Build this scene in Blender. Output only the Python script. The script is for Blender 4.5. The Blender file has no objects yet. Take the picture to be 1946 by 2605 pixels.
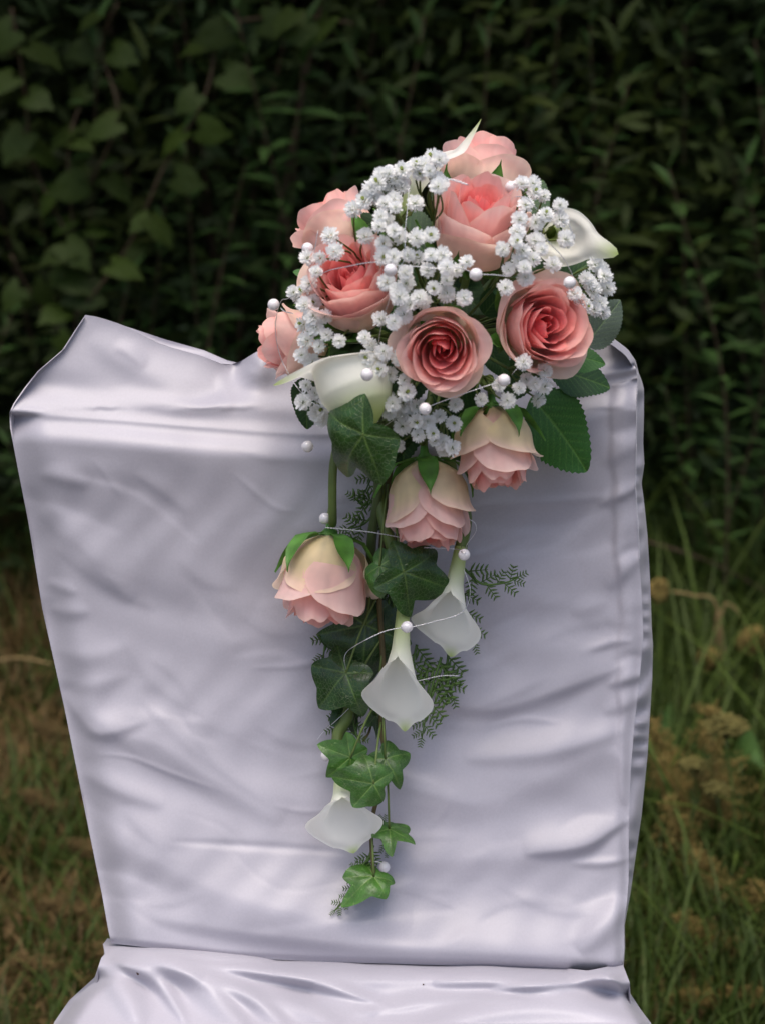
import bpy, math, random
import numpy as np
from mathutils import Matrix, Vector
R = math.radians
random.seed(7); rng = np.random.default_rng(7)

# ------------------------------------------------------------------ camera, sky, sun, exposure
scene = bpy.context.scene
FPX, CX, CY = 5425.0, 973.0, 1302.5           # focal length and centre in photo pixels
PITCH = R(18.0)
CAM = np.array([0.0, -1.40, 1.26])
cd = bpy.data.cameras.new('camera'); cam = bpy.data.objects.new('camera', cd)
scene.collection.objects.link(cam); scene.camera = cam
cam.location = CAM; cam.rotation_euler = (R(90) - PITCH, 0, 0)
cd.sensor_fit = 'VERTICAL'; cd.sensor_height = 23.5; cd.lens = 23.5 * FPX / 2605.0
cd.clip_start = 0.02; cd.clip_end = 500
cd.dof.use_dof = True; cd.dof.focus_distance = 1.46; cd.dof.aperture_fstop = 5.0

world = bpy.data.worlds.new('World'); scene.world = world; world.use_nodes = True
wn = world.node_tree; bg = wn.nodes['Background']
sky = wn.nodes.new('ShaderNodeTexSky'); sky.sky_type = 'NISHITA'; sky.sun_disc = False
SUN_EL, SUN_AZ = R(78), R(195)                # high soft sun behind a thin overcast
sky.sun_elevation = SUN_EL; sky.sun_rotation = SUN_AZ
sky.air_density = 1.0; sky.dust_density = 4.5; sky.ozone_density = 0.8
wn.links.new(sky.outputs[0], bg.inputs[0]); bg.inputs[1].default_value = 0.115
sd = bpy.data.lights.new('sun', 'SUN'); sun = bpy.data.objects.new('sun', sd)
scene.collection.objects.link(sun)
sd.energy = 1.5; sd.angle = R(50); sd.color = (1.0, 0.95, 0.88)
sdir = Vector((math.sin(SUN_AZ) * math.cos(SUN_EL), math.cos(SUN_AZ) * math.cos(SUN_EL), math.sin(SUN_EL)))
sun.rotation_euler = sdir.to_track_quat('Z', 'Y').to_euler(); sun.location = (-2, -3, 6)
vs = scene.view_settings
scene.display_settings.display_device = 'sRGB'
vs.view_transform = 'Standard'; vs.look = 'None'; vs.gamma = 1.0; vs.use_curve_mapping = False
vs.exposure = 0.66
scene.cycles.use_denoising = True
scene.cycles.max_bounces = 7; scene.cycles.transparent_max_bounces = 8

# ------------------------------------------------------------------ pixel to place
FWD = np.array([0, math.cos(PITCH), -math.sin(PITCH)]); UPV = np.array([0, math.sin(PITCH), math.cos(PITCH)])
RGT = np.array([1.0, 0, 0])
LEAN = R(4); BULGE = .085
PN = np.array([0, -math.cos(LEAN), math.sin(LEAN)]); PA = np.array([0, 0, 0.47])   # the front of the chair back
def rays(px, py):
    px = np.asarray(px, float)[..., None]; py = np.asarray(py, float)[..., None]
    return FWD + RGT * (px - CX) / FPX + UPV * (CY - py) / FPX
def P(px, py, off=0.0):
    """point seen at photo pixel (px,py) that stands `off` metres in front of the chair back's plane"""
    d = rays(px, py); off = np.asarray(off, float) + BULGE * np.clip((np.asarray(py, float) - 1150) / 1300, 0, 1) ** 2
    t = ((PA - CAM) @ PN + off) / (d @ PN)
    return CAM + d * t[..., None]
def PZ(px, py, z=0.0):
    d = rays(px, py); t = (z - CAM[2]) / d[..., 2]; return CAM + d * t[..., None]
def PY(px, py, y):
    d = rays(px, py); t = (y - CAM[1]) / d[..., 1]; return CAM + d * t[..., None]
def V(a): return Vector((float(a[0]), float(a[1]), float(a[2])))
def view_dir(r, u, t):                        # right, up, towards the viewer
    return V(RGT * r + UPV * u - FWD * t).normalized()

# ------------------------------------------------------------------ building helpers
COL = scene.collection
WM = {}
def place(o, parent, mw):
    COL.objects.link(o); WM[o] = mw.copy()
    if parent is not None:
        o.parent = parent; o.matrix_basis = WM[parent].inverted() @ mw
    else: o.matrix_basis = mw
    return o
def empty(name, loc, label=None, cat=None, group=None):
    o = bpy.data.objects.new(name, None); o.empty_display_size = .05
    place(o, None, Matrix.Translation(V(loc))); tag(o, label, cat, group); return o
def tag(o, label=None, cat=None, group=None, kind=None):
    if label: o['label'] = label
    if cat: o['category'] = cat
    if group: o['group'] = group
    if kind: o['kind'] = kind
    return o
def mesh(name, v, f, mat=None, cols=None, smooth=True, uv=None):
    me = bpy.data.meshes.new(name)
    me.from_pydata([tuple(map(float, p)) for p in v], [], [tuple(map(int, q)) for q in f]); 
    if cols is not None:
        a = me.color_attributes.new('Col', 'FLOAT_COLOR', 'POINT')
        c = np.ones((len(v), 4), np.float32); c[:, :3] = np.asarray(cols)[:, :3]
        a.data.foreach_set('color', c.ravel())
    if uv is not None:
        l = me.uv_layers.new(name='UVMap'); vi = np.empty(len(me.loops), np.int32); me.loops.foreach_get('vertex_index', vi)
        l.data.foreach_set('uv', np.asarray(uv, np.float32)[vi].ravel())
    if smooth: me.polygons.foreach_set('use_smooth', np.ones(len(me.polygons), bool))
    if mat: me.materials.append(mat)
    me.update(); return me
def obj(name, me, parent=None, mw=None):
    return place(bpy.data.objects.new(name, me), parent, mw if mw is not None else Matrix())
def wobj(name, v, f, mat, parent=None, cols=None, smooth=True, uv=None, base=False):
    """object from world-space vertices, its origin moved to their middle (or base)"""
    v = np.asarray(v, float); c = v.mean(0)
    if base: c[2] = v[:, 2].min()
    return obj(name, mesh(name, v - c, f, mat, cols, smooth, uv), parent, Matrix.Translation(V(c)))
def gridf(n, m, wrap=False):                  # n rows, m columns
    return [(i * m + j, i * m + (j + 1) % m, (i + 1) * m + (j + 1) % m, (i + 1) * m + j)
            for i in range(n - 1) for j in range(m if wrap else m - 1)]
def catmull(pts, n=8):
    p = np.asarray(pts, float)
    if len(p) < 3: 
        t = np.linspace(0, 1, n + 1)[:, None]; return p[0] * (1 - t) + p[-1] * t
    q = np.vstack([2 * p[0] - p[1], p, 2 * p[-1] - p[-2]]); out = []
    for i in range(1, len(q) - 2):
        a, b, c, d = q[i - 1:i + 3]
        for k in range(n):
            t = k / n
            out.append(.5 * (2 * b + (c - a) * t + (2 * a - 5 * b + 4 * c - d) * t * t + (3 * b - a - 3 * c + d) * t ** 3))
    out.append(p[-1]); return np.array(out)
def tube(path, rad, sides=6):
    p = np.asarray(path, float); n = len(p); rad = np.broadcast_to(np.asarray(rad, float), (n,))
    tg = np.gradient(p, axis=0); tg /= np.linalg.norm(tg, axis=1)[:, None] + 1e-12
    ref = np.array([0, 0, 1.]) if abs(tg[0][2]) < .9 else np.array([1., 0, 0])
    vs_, fs = [], []
    for i in range(n):
        a = np.cross(tg[i], ref); a /= np.linalg.norm(a) + 1e-12; b = np.cross(tg[i], a); ref = np.cross(a, tg[i])
        for k in range(sides):
            th = 2 * math.pi * k / sides
            vs_.append(p[i] + rad[i] * (math.cos(th) * a + math.sin(th) * b))
    fs = gridf(n, sides, True); fs.append(tuple(range(sides))[::-1]); fs.append(tuple(range((n - 1) * sides, n * sides)))
    return vs_, fs
def merge(parts):
    v, f = [], []
    for a, b in parts:
        o = len(v); v.extend(list(a)); f.extend([tuple(i + o for i in q) for q in b])
    return v, f
def sst(a, b, x):
    t = np.clip((np.asarray(x, float) - a) / (b - a), 0, 1); return t * t * (3 - 2 * t)

# ------------------------------------------------------------------ materials
def new_mat(name):
    m = bpy.data.materials.new(name); m.use_nodes = True
    nt = m.node_tree; return m, nt, nt.nodes['Principled BSDF'], nt.nodes['Material Output']
def N(nt, t, **kw):
    n = nt.nodes.new(t)
    for k, v in kw.items(): setattr(n, k, v)
    return n
def noise_bump(nt, bs, scale, strength, dist=.001, detail=4, coord='Object', vec=None):
    tc = N(nt, 'ShaderNodeTexCoord'); nz = N(nt, 'ShaderNodeTexNoise'); nz.inputs['Scale'].default_value = scale
    nz.inputs['Detail'].default_value = detail
    nt.links.new(tc.outputs[coord], nz.inputs['Vector'])
    b = N(nt, 'ShaderNodeBump'); b.inputs['Strength'].default_value = strength; b.inputs['Distance'].default_value = dist
    nt.links.new(nz.outputs['Fac'], b.inputs['Height']); nt.links.new(b.outputs[0], bs.inputs['Normal']); return nz
def plain(name, col, rough=.6, spec=.4, trans=0.0, bump=None, attr=False, vary=0.0, sheen=0.0, jitter=0.0, coat=0.0):
    m, nt, bs, out = new_mat(name)
    src = None
    if attr:
        a = N(nt, 'ShaderNodeAttribute', attribute_name='Col'); src = a.outputs['Color']
    else:
        rgb = N(nt, 'ShaderNodeRGB'); rgb.outputs[0].default_value = (*col, 1); src = rgb.outputs[0]
    if vary:
        tc = N(nt, 'ShaderNodeTexCoord'); nz = N(nt, 'ShaderNodeTexNoise'); nz.inputs['Scale'].default_value = vary
        nt.links.new(tc.outputs['Object'], nz.inputs['Vector'])
        mr = N(nt, 'ShaderNodeMapRange'); mr.inputs[1].default_value = .3; mr.inputs[2].default_value = .7
        mr.inputs[3].default_value = .72; mr.inputs[4].default_value = 1.25
        nt.links.new(nz.outputs['Fac'], mr.inputs[0])
        mx = N(nt, 'ShaderNodeVectorMath', operation='SCALE'); nt.links.new(src, mx.inputs[0]); nt.links.new(mr.outputs[0], mx.inputs['Scale'])
        src = mx.outputs[0]
    if jitter:
        oi = N(nt, 'ShaderNodeObjectInfo'); mr = N(nt, 'ShaderNodeMapRange'); mr.inputs[3].default_value = 1 - jitter; mr.inputs[4].default_value = 1 + jitter
        nt.links.new(oi.outputs['Random'], mr.inputs[0])
        mx = N(nt, 'ShaderNodeVectorMath', operation='SCALE'); nt.links.new(src, mx.inputs[0]); nt.links.new(mr.outputs[0], mx.inputs['Scale'])
        src = mx.outputs[0]
    nt.links.new(src, bs.inputs['Base Color'])
    bs.inputs['Roughness'].default_value = rough; bs.inputs['Specular IOR Level'].default_value = spec
    bs.inputs['Sheen Weight'].default_value = sheen; bs.inputs['Coat Weight'].default_value = coat
    if bump: noise_bump(nt, bs, *bump)
    if trans:
        tr = N(nt, 'ShaderNodeBsdfTranslucent'); nt.links.new(src, tr.inputs['Color'])
        mx = N(nt, 'ShaderNodeMixShader'); mx.inputs[0].default_value = trans
        nt.links.new(bs.outputs[0], mx.inputs[1]); nt.links.new(tr.outputs[0], mx.inputs[2]); nt.links.new(mx.outputs[0], out.inputs['Surface'])
    return m
def satin_material():
    m, nt, bs, out = new_mat('white_satin')
    tc = N(nt, 'ShaderNodeTexCoord')
    nz = N(nt, 'ShaderNodeTexNoise'); nz.inputs['Scale'].default_value = 7; nz.inputs['Detail'].default_value = 3
    nt.links.new(tc.outputs['Object'], nz.inputs['Vector'])
    cr = N(nt, 'ShaderNodeValToRGB'); cr.color_ramp.elements[0].color = (.375, .358, .405, 1); cr.color_ramp.elements[1].color = (.435, .415, .468, 1)
    cr.color_ramp.elements[0].position = .35; cr.color_ramp.elements[1].position = .65
    nt.links.new(nz.outputs['Fac'], cr.inputs[0])
    gr = N(nt, 'ShaderNodeTexNoise'); gr.inputs['Scale'].default_value = 650; gr.inputs['Detail'].default_value = 2; nt.links.new(tc.outputs['Object'], gr.inputs['Vector'])
    gm = N(nt, 'ShaderNodeMapRange'); gm.inputs[1].default_value = .3; gm.inputs[2].default_value = .7; gm.inputs[3].default_value = .97; gm.inputs[4].default_value = 1.03
    nt.links.new(gr.outputs['Fac'], gm.inputs[0]); gs = N(nt, 'ShaderNodeVectorMath', operation='SCALE'); nt.links.new(cr.outputs[0], gs.inputs[0]); nt.links.new(gm.outputs[0], gs.inputs['Scale'])
    nt.links.new(gs.outputs[0], bs.inputs['Base Color'])
    bs.inputs['Roughness'].default_value = .44; bs.inputs['Specular IOR Level'].default_value = .55
    bs.inputs['Sheen Weight'].default_value = .15; bs.inputs['Sheen Roughness'].default_value = .4
    # soft crumples and the fine weave
    n1 = N(nt, 'ShaderNodeTexNoise'); n1.inputs['Scale'].default_value = 26; n1.inputs['Detail'].default_value = 2; n1.inputs['Distortion'].default_value = .6
    nt.links.new(tc.outputs['Object'], n1.inputs['Vector'])
    b1 = N(nt, 'ShaderNodeBump'); b1.inputs['Strength'].default_value = .15; b1.inputs['Distance'].default_value = .004
    nt.links.new(n1.outputs['Fac'], b1.inputs['Height'])
    n3 = N(nt, 'ShaderNodeTexNoise', noise_type='RIDGED_MULTIFRACTAL'); n3.inputs['Scale'].default_value = 11; n3.inputs['Detail'].default_value = 1.5; n3.inputs['Distortion'].default_value = .8
    nt.links.new(tc.outputs['Object'], n3.inputs['Vector'])
    b3 = N(nt, 'ShaderNodeBump'); b3.inputs['Strength'].default_value = .22; b3.inputs['Distance'].default_value = .0035
    nt.links.new(n3.outputs['Fac'], b3.inputs['Height']); nt.links.new(b1.outputs[0], b3.inputs['Normal'])
    w = N(nt, 'ShaderNodeTexWave', wave_type='BANDS', bands_direction='X'); w.inputs['Scale'].default_value = 260; w.inputs['Distortion'].default_value = 1.5
    nt.links.new(tc.outputs['Object'], w.inputs['Vector'])
    b2 = N(nt, 'ShaderNodeBump'); b2.inputs['Strength'].default_value = .02; b2.inputs['Distance'].default_value = .0004
    nt.links.new(w.outputs['Fac'], b2.inputs['Height']); nt.links.new(b3.outputs[0], b2.inputs['Normal'])
    nt.links.new(b2.outputs[0], bs.inputs['Normal'])
    return m
M = {}
M['satin'] = satin_material()
M['thread'] = plain('white_thread', (.6, .59, .64), .8)
M['petal'] = plain('silk_petal', None, .62, .25, .48, (240, .2, .0006, 2), attr=True, sheen=.2, vary=70)
for n_ in M['petal'].node_tree.nodes:
    if n_.type == 'MAP_RANGE': n_.inputs[3].default_value, n_.inputs[4].default_value = .90, 1.05
M['sepal'] = plain('sepal_green', (.09, .235, .035), .5, .4, .15, vary=90)
M['stem'] = plain('green_stem', (.105, .15, .035), .5, .4, vary=60)
M['stem_dark'] = plain('dark_stem', (.06, .085, .025), .5, .4, vary=60)
M['vine_stem'] = plain('brown_vine', (.11, .085, .035), .6, .3, vary=60)
M['calla'] = plain('calla_white', None, .5, .35, .42, (60, .08, .001, 2), attr=True)
M['floret'] = plain('baby_white', None, .8, .2, .42, attr=True)
M['wire'] = plain('silver_wire', (.72, .72, .74), .3, .6)
M['wire'].node_tree.nodes['Principled BSDF'].inputs['Metallic'].default_value = .8
M['pearl'] = plain('pearl', (.76, .72, .73), .22, .7, coat=.5)
M['rose_leaf'] = plain('rose_leaf', None, .48, .4, .12, (130, .3, .0008, 4), attr=True, vary=60)
M['fern'] = plain('fern_green', (.085, .155, .035), .5, .35, .1, vary=120)
def ivy_material():
    m = plain('ivy_leaf', None, .34, .5, .1, None, attr=True)
    nt = m.node_tree; bs = nt.nodes['Principled BSDF']
    tc = N(nt, 'ShaderNodeTexCoord'); vo = N(nt, 'ShaderNodeTexVoronoi', feature='DISTANCE_TO_EDGE'); vo.inputs['Scale'].default_value = 13
    nt.links.new(tc.outputs['Object'], vo.inputs['Vector'])
    mr = N(nt, 'ShaderNodeMapRange'); mr.inputs[1].default_value = 0; mr.inputs[2].default_value = .05; mr.inputs[3].default_value = .24; mr.inputs[4].default_value = 0
    nt.links.new(vo.outputs['Distance'], mr.inputs[0])
    mix = N(nt, 'ShaderNodeMixRGB'); mix.inputs[2].default_value = (.22, .32, .07, 1)
    src = [n for n in nt.nodes if n.type == 'ATTRIBUTE'][0].outputs['Color']
    nz = N(nt, 'ShaderNodeTexNoise'); nz.inputs['Scale'].default_value = 3.5; nt.links.new(tc.outputs['Object'], nz.inputs['Vector'])
    mr2 = N(nt, 'ShaderNodeMapRange'); mr2.inputs[1].default_value = .3; mr2.inputs[2].default_value = .7; mr2.inputs[3].default_value = .65; mr2.inputs[4].default_value = 1.35
    nt.links.new(nz.outputs['Fac'], mr2.inputs[0])
    sc = N(nt, 'ShaderNodeVectorMath', operation='SCALE'); nt.links.new(src, sc.inputs[0]); nt.links.new(mr2.outputs[0], sc.inputs['Scale'])
    nt.links.new(mr.outputs[0], mix.inputs[0]); nt.links.new(sc.outputs[0], mix.inputs[1]); nt.links.new(mix.outputs[0], bs.inputs['Base Color'])
    b = N(nt, 'ShaderNodeBump'); b.inputs['Strength'].default_value = .35; b.inputs['Distance'].default_value = .02; b.invert = True
    nt.links.new(mr.outputs[0], b.inputs['Height']); nt.links.new(b.outputs[0], bs.inputs['Normal'])
    return m
M['ivy'] = ivy_material()
M['hedge_leaf'] = plain('hedge_leaf', None, .6, .22, .2, attr=True, jitter=.3)
M['vine_leaf'] = plain('vine_leaf', (.030, .050, .006), .6, .2, .2, vary=40, jitter=.3)
M['twig'] = plain('twig_bark', (.075, .05, .03), .8, .2, vary=40)
M['grass'] = plain('grass_blades', None, .6, .25, .2, attr=True)
M['straw'] = plain('dry_straw', (.27, .19, .085), .8, .2, .1, vary=50)
M['seedhead'] = plain('seed_head', (.225, .165, .055), .9, .1, vary=80)
M['umbel'] = plain('yellow_umbel', (.15, .13, .04), .8, .2, .1, vary=80)
M['red_stem'] = plain('reddish_stem', (.12, .055, .03), .7, .2)
M['straw_dull'] = plain('dull_straw', (.13, .09, .038), .9, .1, vary=60)
M['seed'] = plain('brown_seed', (.06, .035, .025), .8, .2, vary=300)
def ground_material():
    m, nt, bs, out = new_mat('meadow_soil')
    tc = N(nt, 'ShaderNodeTexCoord'); nz = N(nt, 'ShaderNodeTexNoise'); nz.inputs['Scale'].default_value = 5; nz.inputs['Detail'].default_value = 8
    nt.links.new(tc.outputs['Object'], nz.inputs['Vector'])
    cr = N(nt, 'ShaderNodeValToRGB'); cr.color_ramp.elements[0].color = (.035, .032, .012, 1); cr.color_ramp.elements[1].color = (.11, .078, .032, 1)
    cr.color_ramp.elements[0].position = .35; cr.color_ramp.elements[1].position = .7
    nt.links.new(nz.outputs['Fac'], cr.inputs[0]); nt.links.new(cr.outputs[0], bs.inputs['Base Color']); bs.inputs['Roughness'].default_value = .95
    bs.inputs['Specular IOR Level'].default_value = .1
    noise_bump(nt, bs, 60, .8, .02, 6); return m
M['ground'] = ground_material()

# ------------------------------------------------------------------ ground
def build_ground():
    xs = np.concatenate([[-200, -60, -20], np.linspace(-6, 6, 61), [20, 60, 200]])
    ys = np.concatenate([[-200, -60, -20], np.linspace(-6, 8, 71), [20, 60, 200]])
    X, Y = np.meshgrid(xs, ys)
    near = (np.abs(X) < 7) & (np.abs(Y) < 9)
    Z = near * (.012 * np.sin(3.1 * X + 1) * np.cos(2.7 * Y) + .01 * np.sin(6.3 * X - 4.1 * Y)) - .012
    o = obj('ground', mesh('ground', np.stack([X, Y, Z], -1).reshape(-1, 3), gridf(len(ys), len(xs)), M['ground']))
    tag(o, 'dry brown and green meadow ground under the grass', kind='structure')
build_ground()

# ------------------------------------------------------------------ the satin-covered chair
LEFT = np.array([(218, 801), (194, 837), (160, 890), (97, 944), (63, 987), (36, 1026), (25, 1050), (27, 1089), (48, 1200), (73, 1326),
                 (109, 1549), (165, 1801), (224, 2096), (260, 2273), (277, 2368), (284, 2400)], float)
SEAM = np.array([(1546, 867), (1596, 905), (1616, 936), (1620, 965), (1617, 1018), (1616, 1127), (1614, 1236), (1621, 1345), (1624, 1417), (1631, 1509),
                 (1635, 1618), (1626, 1727), (1612, 1847), (1603, 1966), (1598, 2108), (1598, 2239), (1594, 2290), (1586, 2353), (1587, 2413), (1583, 2462)], float)
OUTER = np.array([(1548, 866), (1600, 905), (1620, 934), (1627, 963), (1637, 989), (1637, 1054), (1635, 1127), (1638, 1181), (1631, 1229), (1638, 1283), (1646, 1363),
                  (1653, 1483), (1657, 1599), (1660, 1640), (1658, 1727), (1646, 1923), (1631, 2075), (1612, 2206), (1603, 2271), (1588, 2353), (1589, 2413), (1585, 2460)], float)
RIDGE = np.array([(218, 801), (250, 806), (330, 832), (420, 862), (520, 890), (580, 916), (608, 922), (640, 903), (670, 885), (700, 880), (770, 900),
                  (900, 930), (1100, 940), (1300, 900), (1450, 872), (1546, 867)], float)
FOLD = np.array([(25, 1056), (120, 1058), (300, 1070), (640, 1098), (800, 1108), (1000, 1100), (1300, 1052), (1500, 995), (1620, 965)], float)
CREASE = np.array([(284, 2400), (420, 2415), (600, 2436), (800, 2446), (1000, 2452), (1200, 2458), (1400, 2470), (1500, 2478), (1583, 2462)], float)
def xat(poly, y): return np.interp(y, poly[:, 1], poly[:, 0])
def ridge_h(px, py, pts, amp, wu, wd, ends=.22, n=6):
    """a fold along a line: wide on its upper side, short on its lower side, dying out at both ends"""
    pts = catmull(pts, n); best = np.full(px.shape, 1e9); sgn = np.zeros(px.shape); tt = np.zeros(px.shape)
    seg = np.linalg.norm(np.diff(pts, axis=0), axis=1); cum = np.concatenate([[0], np.cumsum(seg)]); L = cum[-1]
    for i in range(len(pts) - 1):
        a, b = pts[i], pts[i + 1]; ab = b - a; l2 = ab @ ab + 1e-9
        t = np.clip(((px - a[0]) * ab[0] + (py - a[1]) * ab[1]) / l2, 0, 1)
        dx = px - a[0] - t * ab[0]; dy = py - a[1] - t * ab[1]; d = np.hypot(dx, dy)
        m = d < best; best = np.where(m, d, best)
        s = ab[0] * dy - ab[1] * dx; sgn = np.where(m, s, sgn); tt = np.where(m, (cum[i] + t * seg[i]) / L, tt)
    w = np.where(sgn > 0, wd, wu)
    e = np.sin(np.pi * np.clip(tt, 0, 1)) ** .75
    return amp * np.exp(-(best / (w * (.45 + .55 * e))) ** 2) * e
FOLDS = [
 ([(105, 1295), (190, 1372), (270, 1450), (340, 1530)], .0050, 48, 26), ([(270, 1450), (480, 1480), (640, 1560)], .0045, 110, 60),
 ([(130, 1545), (170, 1558), (230, 1556)], .0022, 20, 14), ([(120, 1480), (200, 1510)], .0012, 16, 12), ([(165, 1760), (200, 1812), (258, 1864), (380, 1830)], .0055, 48, 15),
 ([(258, 1864), (400, 1885), (560, 1990), (720, 2090)], .0075, 120, 34), ([(210, 1962), (300, 2006), (420, 2050)], .0040, 38, 20),
 ([(262, 2118), (400, 2185), (560, 2262), (820, 2330), (1050, 2340)], .0105, 130, 48), ([(430, 2140), (700, 2155), (920, 2172)], -.0012, 9, 9),
 ([(140, 1650), (230, 1672), (330, 1640)], .0014, 22, 18), ([(150, 1725), (230, 1745), (330, 1715)], .0015, 20, 18), ([(420, 1690), (640, 1780), (820, 1900)], .0045, 120, 70),
 ([(380, 2330), (700, 2376), (1000, 2404), (1300, 2422), (1640, 2440)], .0130, 85, 30), ([(420, 1210), (700, 1250), (900, 1280)], .003, 120, 90),
 ([(100, 1205), (160, 1215), (230, 1235)], .003, 26, 16), ([(480, 1590), (760, 1660)], .003, 90, 60),
 ([(1180, 1292), (1400, 1280), (1556, 1262)], .0016, 15, 8), ([(1040, 1780), (1250, 1800), (1420, 1752), (1590, 1690)], .0085, 75, 18),
 ([(1180, 1930), (1360, 1915), (1470, 1890), (1590, 1852)], .0065, 50, 22), ([(1000, 2040), (1220, 2035), (1380, 1975), (1570, 1880)], .0075, 90, 45),
 ([(1330, 2172), (1480, 2152), (1555, 2108), (1602, 2082)], .0095, 52, 13), ([(980, 2195), (1250, 2175), (1460, 2172)], .0055, 90, 34),
 ([(1450, 2197), (1540, 2196), (1600, 2184)], .0028, 12, 8), ([(1470, 2420), (1545, 2350), (1600, 2285)], .0090, 46, 26),
 ([(1100, 1560), (1300, 1530), (1480, 1470)], .0025, 110, 80), ([(1450, 1560), (1545, 1530)], .0020, 24, 16), ([(1240, 1650), (1400, 1640), (1520, 1650)], .004, 60, 40),
 ([(1520, 1285), (1575, 1262), (1600, 1250), (1640, 1222)], .0042, 20, 9), ([(1530, 1182), (1585, 1148), (1650, 1110)], .0026, 30, 16), ([(1545, 1105), (1600, 1092), (1650, 1070)], -.0022, 18, 16), ([(1535, 1015), (1600, 1030), (1640, 1060)], .0016, 18, 20),
 ([(1545, 1500), (1590, 1450), (1650, 1395)], .0045, 30, 14), ([(1540, 1585), (1600, 1545), (1660, 1530)], .0028, 34, 22), ([(1500, 1655), (1560, 1635), (1610, 1630)], .0024, 12, 8), ([(1545, 1745), (1595, 1728), (1650, 1712)], .0046, 22, 10),
 ([(1530, 1812), (1585, 1792), (1640, 1765)], .0036, 28, 14), ([(1550, 1372), (1600, 1340), (1650, 1325)], .0022, 36, 30), ([(1560, 1430), (1600, 1400), (1640, 1400)], -.002, 12, 14), ([(1560, 1690), (1600, 1668), (1640, 1675)], -.002, 12, 14), ([(600, 1330), (900, 1420)], .0025, 140, 80),
 ([(1555, 1900), (1585, 1960), (1590, 2050)], .003, 14, 22), ([(1560, 1310), (1572, 1400), (1580, 1500)], .002, 12, 14),
 ([(235, 1918), (330, 1926), (440, 1968), (570, 2014)], .0007, 5, 5), ([(860, 1190), (960, 1215), (1060, 1235)], .0006, 6, 5), ([(640, 1700), (780, 1690), (860, 1640)], .0007, 8, 6), ([(700, 2050), (770, 2065), (860, 2060)], .0007, 7, 5),
 ([(1240, 1850), (1330, 1830), (1430, 1840)], .0008, 8, 6), ([(1120, 1430), (1250, 1400), (1330, 1350)], .0007, 9, 7), ([(590, 1200), (700, 1290), (760, 1300)], .0006, 8, 7), ([(1090, 2110), (1130, 2060), (1150, 2010)], .0008, 8, 7),
 ([(850, 1240), (1150, 1350), (1500, 1400)], -.003, 160, 120), ([(1000, 1600), (1180, 1690), (1300, 1700)], .003, 80, 50),
]
def build_chair():
    ch = empty('chair', (.02, -.1, 0), 'chair draped in a crumpled white satin cover with the bouquet over its back', 'chair')
    # chair back: the front panel with its rolled top
    nu, nt_, nv = 300, 46, 330
    u = np.linspace(0, 1, nu)
    rows, offs, ys_all = [], [], []
    ridge_x = np.interp(u, [0, .05, .95, 1], [218, 280, 1505, 1546]); ridge_x = 218 + (1546 - 218) * u
    ridge_y = np.interp(ridge_x, RIDGE[:, 0], RIDGE[:, 1]); k = np.ones(7) / 7
    ridge_y = ridge_y + 17 * sst(300, 420, ridge_x) * (1 - sst(560, 622, ridge_x))       # the front layer sags, a second one shows behind it
    ridge_y[4:-4] = np.convolve(ridge_y, k, 'same')[4:-4]
    fx = 25 + (1620 - 25) * u; fy = np.interp(fx, FOLD[:, 0], FOLD[:, 1]); fy[6:-6] = np.convolve(fy, np.ones(11) / 11, 'same')[6:-6]
    cx = 284 + (1583 - 284) * u; cy = np.interp(cx, CREASE[:, 0], CREASE[:, 1])
    PX, PYY, OFF = [], [], []
    lump = lambda x, y: .010 * np.exp(-((x - 660) / 45) ** 2 - ((y - 930) / 50) ** 2) - .012 * np.exp(-((x - 605) / 35) ** 2 - ((y - 950) / 55) ** 2)
    for i in range(nt_):                       # ridge -> fold
        t = i / nt_; y = ridge_y * (1 - t) + fy * t
        xl, xr = xat(LEFT[:8], y[0]), xat(SEAM, y[-1])
        x = xl + (xr - xl) * u
        q = 1 - t
        back = .012 + .036 * (1 - (1 - q) ** 1.3) * (1 - .55 * sst(.75, 1.0, u))
        o = -back + .006 * np.exp(-((q - .30) / .14) ** 2) * np.sin(5 + u * 9) + lump(x, y)
        o = o + ridge_h(x, y, [(230, 860), (400, 960), (600, 1030)], .004, 60, 40) + ridge_h(x, y, [(290, 885), (325, 895), (370, 935)], .0016, 26, 14)
        o = o + ridge_h(x, y, [(560, 1000), (620, 960), (640, 930)], .006, 40, 30)
        PX.append(x); PYY.append(y); OFF.append(o)
    for i in range(nv + 1):                    # fold -> crease at the seat
        t = i / nv; y = fy * (1 - t) + cy * t
        xl, xr = xat(LEFT, max(y[0], 1050)), xat(SEAM, y[-1])
        x = xl + (xr - xl) * u; PX.append(x); PYY.append(y)
        hemx = np.interp(y, [1000, 1265, 1417, 1563, 1890, 2026, 2200], [1555, 1557, 1571, 1575, 1571, 1582, 1600])
        o = .0020 * sst(-9, 9, x - hemx - 5 * np.sin(y / 47) - 3 * np.sin(y / 19)) * (1 - sst(2050, 2200, y)) - .0005 * np.exp(-((x - hemx + 8) / 10) ** 2)
        o = o - .012 * (1 - sst(0, .06, t)) ** 1.6            # the top edge rolls over
        o = o - .014 * (1 - sst(0, .075, u)) ** 1.7 - .005 * (1 - sst(0, .03, 1 - u)) ** 2   # and so do the sides
        o = o - .003 * sst(.988, 1, t)
        OFF.append(o)
    PX, PYY, OFF = np.array(PX), np.array(PYY), np.array(OFF)
    low = PYY > 1040
    for pts, amp, wu, wd in FOLDS: OFF = OFF + low * ridge_h(PX, PYY, pts, amp * (.68 if abs(amp) > .0012 else 1), wu * 1.1, wd * 1.25)
    OFF = OFF + low * (.0012 * np.sin(PX / 83 + PYY / 61) * np.sin(PYY / 97 - PX / 140 + 1.3) + .0006 * np.sin(PX / 29 + 2 * np.sin(PYY / 71)) * np.sin(PYY / 37 + PX / 53))
    wr = np.random.default_rng(41)                         # fine tension folds, pulled from the corners
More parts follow.
